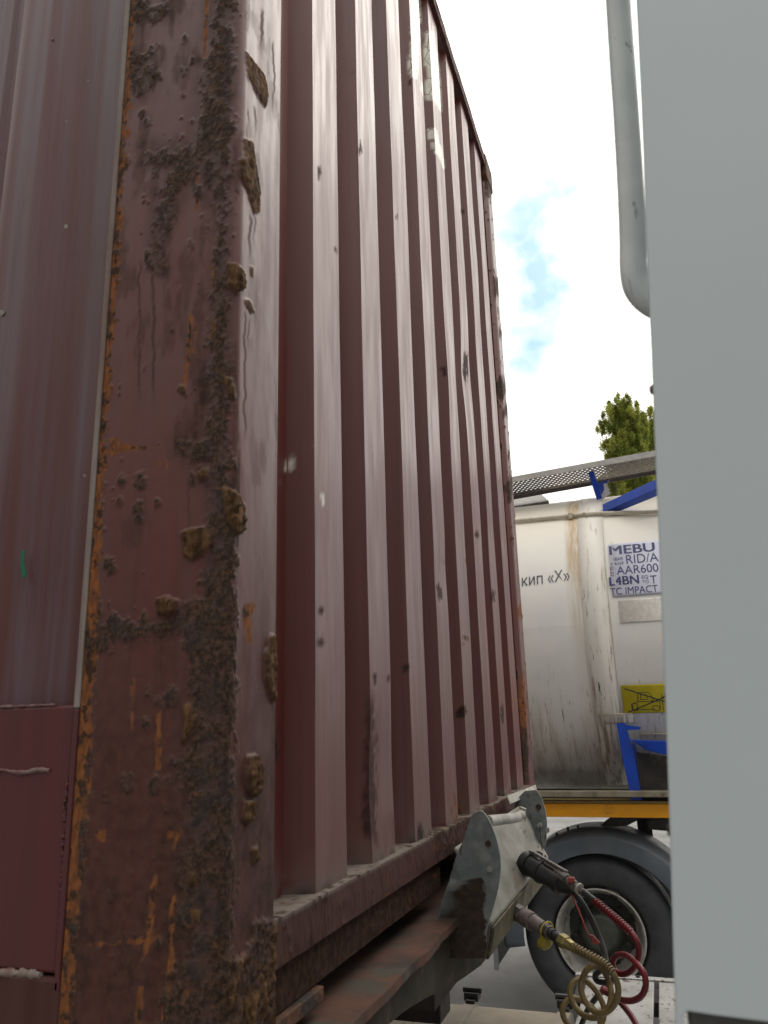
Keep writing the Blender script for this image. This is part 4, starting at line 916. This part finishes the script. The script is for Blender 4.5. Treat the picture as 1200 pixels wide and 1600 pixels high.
# lower saddle leg and brace
sl0, sl1 = aY(972, 1130, 5.02), aY(993, 1250, 4.98)
m = MB(); m.prism([aY(963, 1130, 5.0), aY(977, 1130, 5.0), aY(990, 1175, 5.0), aY(1003, 1250, 5.0), aY(986, 1250, 5.0), aY(970, 1170, 5.0)], (0, .012, 0)); m.prism([aY(988, 1160, 5.012), aY(1003, 1250, 5.012), aY(1016, 1246, 5.35), aY(996, 1165, 5.35)], (-.004, 0, 0)); m.build('saddle_leg', M['blue'], TK)
m = MB(); m.prism([aY(974, 1132, 5.02), aY(1002, 1136, 5.02), aY(1000, 1140, 5.02), (aY(978, 1141, 5.02))], (0, .02, 0)); m.build('saddle_lug', M['blue'], TK)
x_, _a = cyl_hit(1040, 1160)
m = MB(); m.prism([aY(984, 1156, 4.98), aY(1100, 1160, 4.9), aY(1100, 1188, 4.9), aY(1036, 1179, 4.95), aY(1010, 1172, 4.97)], (0, .09, 0)); m.build('lower_brace', M['blue'], TK, bevel=.004)
m = MB(); m.prism([aY(994, 1175, 5.06), aY(1090, 1188, 5.06), aY(1090, 1252, 5.06), aY(1004, 1250, 5.06)], (0, .012, 0)); m.build('saddle_web', simple('grimy_saddle_web', (.035, .032, .03), (.06, .05, .04), 10, .7, c3=(.16, .14, .11), s3=9, t3=(.55, .7)), TK)
m = MB()
for yy in (4.9, 7.24): m.box(1.46, 1.56, yy, yy+.1, 1.47, 3.95)
m.box(1.46, 1.56, 5.0, 7.24, 3.85, 3.95); m.box(1.46, 1.56, 5.0, 7.24, 1.47, 1.57); m.build('end_frame', M['blue'], TK, bevel=.006)
m = MB(); m.box(TX0-.6, 1.46, 4.95, 5.05, 1.475, 1.513); m.build('side_rail', simple('grimy_pale_rail', (.26, .235, .17), (.18, .155, .105), 14, .6, c3=(.08, .06, .04), s3=12), TK, bevel=.004)
# --- lettering: real text meshes wrapped round the tank
def wrap_text(txt, u, v, h_px, mat, name, bold=0.0, parent=None, r=RT+.0075, xs=1.0, tilt=0.0, endu=None):
    cu = bpy.data.curves.new('t', 'FONT'); cu.body = txt; cu.size = 1.0; cu.resolution_u = 6
    ob = bpy.data.objects.new('t', cu); COL.objects.link(ob); bpy.context.view_layer.update()
    dg = bpy.context.evaluated_depsgraph_get(); me = bpy.data.meshes.new_from_object(ob.evaluated_get(dg)); bpy.data.objects.remove(ob)
    bm = bmesh.new(); bm.from_mesh(me); bmesh.ops.triangulate(bm, faces=bm.faces)
    bm.to_mesh(me); bm.free()
    co = np.zeros(len(me.vertices)*3, np.float32); me.vertices.foreach_get('co', co); co = co.reshape(-1, 3)
    x0, a0 = cyl_hit(u, v, r); _, a1 = cyl_hit(u, v-h_px, r)
    capH = co[:, 1].max() if not any(c in txt for c in '') else .7
    capH = .70 if capH > .55 else capH
    sc = (a1-a0)*r/capH; w = co[:, 0].max()-co[:, 0].min()
    sx = sc*xs
    if endu is not None:
        x1, _ = cyl_hit(endu, v, r); sx = (x1-x0)/w
    X = x0+(co[:, 0]-co[:, 0].min())*sx; Aa = a0+co[:, 1]*sc/r+tilt*(X-x0)
    P = np.stack([X, YC-np.cos(Aa)*r, ZC+np.sin(Aa)*r], -1); me.vertices.foreach_set('co', P.astype(np.float32).reshape(-1)); me.update()
    if bold:
        fs = [tuple(p.vertices) for p in me.polygons]; V = []; Fs = []; n = len(P)
        for k, (dx_, dr) in enumerate(((0, 0), (bold*sx*1.3, .0004), (-bold*sx*1.3, .0008))):
            ra = r+dr; V += [(x_+dx_, YC-math.cos(q_)*ra, ZC+math.sin(q_)*ra) for x_, q_ in zip(X, Aa)]; Fs += [tuple(i+k*n for i in f) for f in fs]
        me = bpy.data.meshes.new(name); me.from_pydata(V, [], Fs)
    me.name = name; return link(name, me, mat, parent or TK)
def wrap_quad(name, x0, x1, a0, a1, r, mat, th=.001, parent=None):
    return band(name, x0, x1, a0, a1, r, mat, 24, th, parent=parent)
xL, aT = cyl_hit(950, 851, RT+.006); _, aB = cyl_hit(957, 933, RT+.006)
tl_ = 0.0
pl = wrap_quad('placard', xL, xL+.62, aB, aT, RT+.006, M['paper']); pl['label'] = 'white placard with navy lettering'
def line(txt, u, vb, h, endu, bold=0.0, mat='navy'): return wrap_text(txt, u, vb, h, M[mat], 'lettering', bold, pl, RT+.0078, endu=endu)
line('MEBU', 953, 867, 13.5, 1024, .018)
line('4BAR', 957, 876.5, 5, 974); line('MAWP', 955, 884, 5, 975)
line('RID/A', 979, 881, 14, 1030)
line('AAR600', 964, 898, 13, 1030)
line('IC', 954.5, 891, 4, 959); line('TC', 955, 898, 4, 960)
line('L4BN', 953, 915, 13.5, 999, .018)
line('EQ', 1003, 904, 5, 1013); line('TO', 1004, 911.5, 5, 1014); line('T', 1017, 912, 13, 1027)
line('TC IMPACT', 954, 930, 11, 1029)
m = MB()
def rect_outline(x0, x1, a0, a1, r, w, name, mat, parent):
    m = MB()
    for (xa, xb, aa_, ab_) in ((x0, x1, a0, a0+w/r), (x0, x1, a1-w/r, a1), (x0, x0+w, a0, a1), (x1-w, x1, a0, a1)):
        m.add([cyl_pt(xa, aa_, r), cyl_pt(xb, aa_, r), cyl_pt(xb, ab_, r), cyl_pt(xa, ab_, r)], [(0, 1, 2, 3)])
    return m.build(name, mat, parent, fix=False)
bx0, ba1 = cyl_hit(953, 885.5, RT+.0078); bx1, ba0 = cyl_hit(961, 899.5, RT+.0078); rect_outline(bx0, bx1, ba0, ba1, RT+.0078, .003, 'lettering_box', M['navy'], pl)
# stencilled Cyrillic mark
wrap_text('кип «Х»', 815.5, 916, 17, M['stencil'], 'lettering', .0, TK, RT+.004, endu=891, tilt=.045)
# ghost of a removed sticker
gx0, ga1 = cyl_hit(966, 938, RT+.004); gx1, ga0 = cyl_hit(1060, 968, RT+.004); wrap_quad('sticker_residue', gx0, gx1, ga0, ga1, RT+.0042, M['ghost'])
# yellow no-forklift sign
sx0, sa1 = cyl_hit(970, 1071, RT+.008); sx1, sa0 = cyl_hit(1058, 1112, RT+.008)
sg = wrap_quad('warning_sign', sx0, sx0+.47, sa0, sa1, RT+.012, M['signyellow'], .003); sg['label'] = 'yellow sign with a crossed-out forklift'
def sgline(u, v, w=.006, close=False, r=RT+.0145):
    # u,v lists in sign coordinates 0..1
    m = MB()
    pts = [cyl_pt(sx0+.47*a_, sa0+(sa1-sa0)*b_, r) for a_, b_ in zip(u, v)]
    if close: pts.append(pts[0])
    for p, q in zip(pts[:-1], pts[1:]):
        d = (q-p)/np.linalg.norm(q-p); nrm = np.cross(d, (0, -1, 0)); nrm /= np.linalg.norm(nrm); m.add([p-nrm*w/2, q-nrm*w/2, q+nrm*w/2, p+nrm*w/2], [(0, 1, 2, 3)])
    return m.v, m.f
mm = MB()
def sl_(u, v, w=.0045, close=False):
    if close: u = list(u)+[u[0]]; v = list(v)+[v[0]]; close = False
    U_, V_ = [], []
    for i in range(len(u)-1):
        k = max(1, int(math.hypot((u[i+1]-u[i])*2, v[i+1]-v[i])/.08))
        for j in range(k): U_.append(u[i]+(u[i+1]-u[i])*j/k); V_.append(v[i]+(v[i+1]-v[i])*j/k)
    u = U_+[u[-1]]; v = V_+[v[-1]]
    vs, fs = sgline(u, v, w, close); mm.add(vs, fs)
sl_([.05, .95], [.90, .08], .010); sl_([.06, .98], [.06, .92], .010)
sl_([.12, .12, .20, .52, .52], [.14, .34, .42, .42, .14]); sl_([.16, .46], [.14, .14]); sl_([.22, .22, .38, .44, .40], [.42, .74, .74, .50, .42]); sl_([.26, .26, .34, .36], [.50, .66, .66, .50], close=True)
sl_([.13, .13, .20, .20], [.10, .36, .36, .10], close=True)
sl_([.56, .56], [.08, .66]); sl_([.60, .60], [.08, .66]); sl_([.60, .86, .86], [.12, .12, .20]); sl_([.56, .62, .62, .90, .90, .62], [.54, .60, .84, .84, .30, .30]); sl_([.62, .90], [.56, .56]); sl_([.68, .76], [.48, .48], .006)
sl_([.46+.055*math.cos(q) for q in np.arange(0, 6.3, .5)], [.17+.10*math.sin(q) for q in np.arange(0, 6.3, .5)])
mm.build('forklift_drawing', M['ink'], sg, fix=False)

# ================================================================== YELLOW TRAILER under the tank
YT = thing('yellow_trailer', (-1, 6.1, 0), 'yellow-framed trailer with dark mudguard and white-rimmed wheel under the tank container', 'trailer')
m = MB(); m.box(-7, 1.9, 5.0, 5.09, 1.340, 1.428); m.box(-7, 1.9, 7.1, 7.19, 1.340, 1.428); m.build('chassis_beam', M['yellow'], YT, bevel=.004)
m = MB(); m.box(-7, 1.9, 4.99, 5.19, 1.4305, 1.446); m.build('beam_flange', simple('dirty_yellow_flange', (.28, .19, .045), (.20, .14, .05), 12, .6, c3=(.36, .22, .03), s3=8), YT, bevel=.003)
m = MB(); m.box(-7, 1.9, 5.3, 5.42, 1.35, 1.47); m.box(-7, 1.9, 6.6, 6.9, 1.36, 1.47); m.build('inner_beam', M['dark'], YT)
WX, WY, WZ = -.045, 5.16, .565
def wheel(x, y, face=-1):
    R0 = .515
    t = MB(); pr = [(.06, .30), (.02, .31), (-.005, .33), (-.018, .37), (-.022, .42), (-.012, .47), (.012, .500), (.03, R0-.004), (.05, R0)]
    c = np.array((x, y, WZ)); ax = np.array((x, y+1, WZ))
    ring = [(.315, .30)]; full = [(p, r) for p, r in pr]+[(.25, R0), (.28, R0-.01), (.31, .47), (.32, .42), (.31, .35), (.28, .30)]
    # tread grooves
    f2 = []
    for p, r in full:
        f2.append((p, r))
        if (p, r) == (.05, R0):
            for g in (.085, .125, .175, .215): f2 += [(g-.006, R0+.002), (g-.005, R0-.012), (g+.005, R0-.012), (g+.006, R0+.002)]
    t.lathe(c, ax, f2, 72, caps=False); ty = t.build('tyre', M['tyre'], None, smooth=40)
    return ty
W_ = bpy.data.objects.new('wheel', None); COL.objects.link(W_); W_.parent = YT; W_.location = Vector((WX, WY, WZ))-Vector(YT.location)
def wpart(name, mb, mat, smooth=40, bevel=0):
    o = mb.build(name, mat, None, smooth, bevel); o.parent = W_; o.location = (-WX, -WY, -WZ); return o
ty = wheel(WX, WY); ty.parent = W_; ty.location = (-WX, -WY, -WZ)
c = np.array((WX, WY, WZ)); ax_ = c+np.array((0, 1, 0))
m = MB(); m.lathe(c, ax_, [(.012, .296), (-.006, .300), (-.012, .293), (-.006, .286), (.010, .282), (.03, .277), (.08, .268), (.14, .262), (.19, .255), (.215, .235), (.22, .17), (.21, .14)], 64, caps=False); wpart('rim', m, M['rim'], 50)
m = MB(); m.lathe(c, ax_, [(.217, .236), (.205, .165), (.150, .150), (.115, .13), (.07, .118), (.055, .10), (.050, .03), (.050, .0)], 40, caps=False); wpart('hub', m, M['hub'], 30)
for i in range(10):
    q = 2*math.pi*i/10+.2; p = c+np.array((.185*math.cos(q), .205, .185*math.sin(q))); m = MB(); m.lathe(p, p+(0, -1, 0), [(0, .016), (.022, .015), (.024, .010), (.045, .010)], 6); wpart('wheel_nut', m, M['hub'], 25)
for i in range(8):
    q = 2*math.pi*i/8+.35; p = c+np.array((.225*math.cos(q), .212, .225*math.sin(q)))
    er = np.array((math.cos(q), 0, math.sin(q))); et = np.array((-math.sin(q), 0, math.cos(q))); m = MB(); m.prism([p+er*.015*math.cos(k)+et*.030*math.sin(k) for k in np.arange(0, 6.28, .4)], (0, .004, 0)); wpart('hand_hole', m, M['ink'], None)
# mudguard: arched shell following the wheel
def mudguard():
    n = 64; q = np.radians(np.linspace(-8, 188, n)); rin = .60
    prof = [(-.045, rin-.064), (-.060, rin-.060), (-.062, rin+.045), (-.052, rin+.060), (-.030, rin+.078), (.05, rin+.098), (.36, rin+.098)]
    def R_(k, r): return r*(1+.045*np.cos(2*q[k])) if False else r
    P = np.array([[(WX+.035+math.cos(q[k])*r*1.02, WY+y, WZ+math.sin(q[k])*r*.985) for (y, r) in prof] for k in range(n)])
    me = grid_mesh('mudguard', P); o = link('mudguard', me, M['fender'], YT)
    for p in me.polygons: p.use_smooth = True
    me.set_sharp_from_angle(angle=math.radians(35)); md = o.modifiers.new('thick', 'SOLIDIFY'); md.thickness = .006
mudguard()
for u, v in ((887, 1293), (903, 1290), (870, 1302)):
    p = aY(u, v, WY+.05); m = MB(); m.lathe(p-np.array((0, 0, .02)), p+np.array((0, 0, 1)), [(0, .010), (.020, .010), (.020, .005), (.026, .005)], 8); m.build('mudguard_bolt', M['black'], YT, smooth=30)
m = MB(); m.prism([aY(935, 1292, 5.3), aY(960, 1272, 5.3), aY(1045, 1272, 5.3), aY(1045, 1278, 5.3), aY(1000, 1280, 5.3), aY(978, 1291, 5.3)], (0, .05, 0)); m.prism([aY(1010, 1284, 5.25), aY(1060, 1276, 5.25), aY(1060, 1300, 5.25), aY(1015, 1296, 5.25)], (0, .25, 0)); m.build('suspension_bracket', M['black'], YT)
m = MB(); m.lathe((WX, 5.2, WZ), (WX, 7.0, WZ), [(.1, .065), (1.7, .065)], 20); m.box(WX+.3, WX+.4, 5.55, 5.65, WZ+.1, 1.35); m.build('axle', M['dark'], YT)
# inner twin tyre on the far side
t2 = MB(); t2.lathe((WX, 6.75, WZ), (WX, 7.75, WZ), [(0, .28), (-.02, .36), (-.01, .47), (.05, .515), (.25, .515), (.31, .47), (.32, .36), (.3, .28)], 48); t2.build('tyre', M['tyre'], YT, smooth=40)
# mud flap ahead of the wheel
fx = aY(775, 1512, 5.12)[0]; m = MB(); m.box(fx, fx+.012, 5.13, 5.62, .345, 1.0); m.build('mud_flap', M['black'], YT, bevel=.002)
m = MB(); m.box(fx-.008, fx+.022, 5.09, 5.125, .335, 1.2); m.build('flap_post', simple('grey_post', (.24, .25, .26), (.17, .18, .19), 12, .5), YT, bevel=.003)

# ================================================================== POPLARS beyond
def poplar(x, y, h, rad, seed, label, n_clump=620, per=230):
    r_ = np.random.default_rng(seed); T = thing('poplar_tree', (x, y, 0), label, 'tree', 'poplars beyond the tanks')
    m = MB(); m.tube([(x, y, 0), (x+.1, y, h*.3), (x-.05, y, h*.6), (x, y, h*.93)], .3, 10, rfun=lambda t, i: .32*(1-t)**.8+.03)
    for i in range(46):
        z0 = r_.uniform(.12, .88)*h; q = r_.uniform(0, 6.28); l_ = rad*(.5+.5*r_.random())*min(1, 2.2*(1-z0/h)+.15); p0 = np.array((x, y, z0)); dr = np.array((math.cos(q), math.sin(q), 0))
        m.tube([p0, p0+dr*l_*.5+(0, 0, l_*.8), p0+dr*l_*.85+(0, 0, l_*2.0)], .05, 5, res=3, rfun=lambda t, i: .055*(1-t)+.012)
    m.build('trunk', M['bark'], T, smooth=60)
    V = []; tone = []; plumes = []
    for i in range(64):
        zb_ = h*r_.uniform(.25, .86); q = r_.uniform(0, 6.28); rr = rad*(r_.random()**.5); ln = r_.uniform(1.6, 4.2)*(1 if zb_ < .8*h else .6)
        tip = np.array((x+rr*math.cos(q), y+rr*math.sin(q), min(zb_+ln+1.2, h*(1-.10*(rr/rad)**1.5*r_.uniform(.3, 1.3))))); plumes.append((np.array((x, y, zb_-1.0)), tip, r_.uniform(.3, .5), r_.normal()*.2))
    plumes.append((np.array((x, y, h*.8)), np.array((x-.15, y, h)), .3, .1)); plumes.append((np.array((x+.3, y, h*.78)), np.array((x+rad*.55, y, h*.972)), .32, .15)); plumes.append((np.array((x-.3, y, h*.70)), np.array((x-rad*.75, y, h*.90)), .34, 0.))
    for i in range(150):
        t = r_.uniform(.60, .965); q = r_.uniform(0, 6.28); pr_ = rad*.92*min(1, 2.6*(1-t)**.5+.05)*(.85+.2*math.sin(q*4+t*30)); rr = pr_*math.sqrt(r_.random())
        c = np.array((x+rr*math.cos(q), y+rr*math.sin(q), t*h)); plumes.append((c-(0, 0, .5), c+(0, 0, .35), r_.uniform(.22, .34), r_.normal()*.2))
    for pi_, (pb, tip, w_, tt) in enumerate(plumes):
        for k in range(9 if pi_ < 67 else 2):
            t = r_.uniform(.25, 1.0); c = pb+(tip-pb)*t+r_.normal(size=3)*np.array((.16, .16, .12)); sc_ = w_*(1.15-t*.75)
            L = r_.normal(size=(per, 3))*np.array((.55, .55, 1.0))*sc_*.85+c-(0, 0, sc_*.6); d = r_.normal(size=(per, 3)); d /= np.linalg.norm(d, axis=1)[:, None]
            e = np.cross(d, r_.normal(size=(per, 3))); e /= np.linalg.norm(e, axis=1)[:, None]; g = r_.uniform(.028, .055, (per, 1))
            V.append(np.stack([L-d*g*1.2, L+e*g*.8, L+d*g*1.2, L-e*g*.8], 1)); tone.append(np.repeat(np.clip(.5+tt+r_.normal()*.15+r_.normal(size=per)*.2, 0, 1), 4))
    V = np.concatenate(V).reshape(-1, 3); tone = np.concatenate(tone); n = len(V)//4
    me = bpy.data.meshes.new('crown'); me.vertices.add(len(V)); me.vertices.foreach_set('co', V.reshape(-1).astype(np.float32)); me.loops.add(n*4); me.loops.foreach_set('vertex_index', np.arange(n*4, dtype=np.int32))
    me.polygons.add(n); me.polygons.foreach_set('loop_start', (np.arange(n)*4).astype(np.int32)); me.polygons.foreach_set('loop_total', np.full(n, 4, np.int32)); me.update(calc_edges=True)
    a_ = me.attributes.new('tone', 'FLOAT', 'POINT'); a_.data.foreach_set('value', tone.astype(np.float32)); link('crown', me, M['leaf'], T)
p = aY(973, 612, 50); poplar(p[0]-.25, 50, p[2], 1.9, 3, 'tall broad green poplar with a rounded twin top above the walkway')
p = aY(1026, 628, 54); poplar(p[0], 54, p[2], 1.5, 8, 'narrower green poplar half hidden by the white fairing', 520)
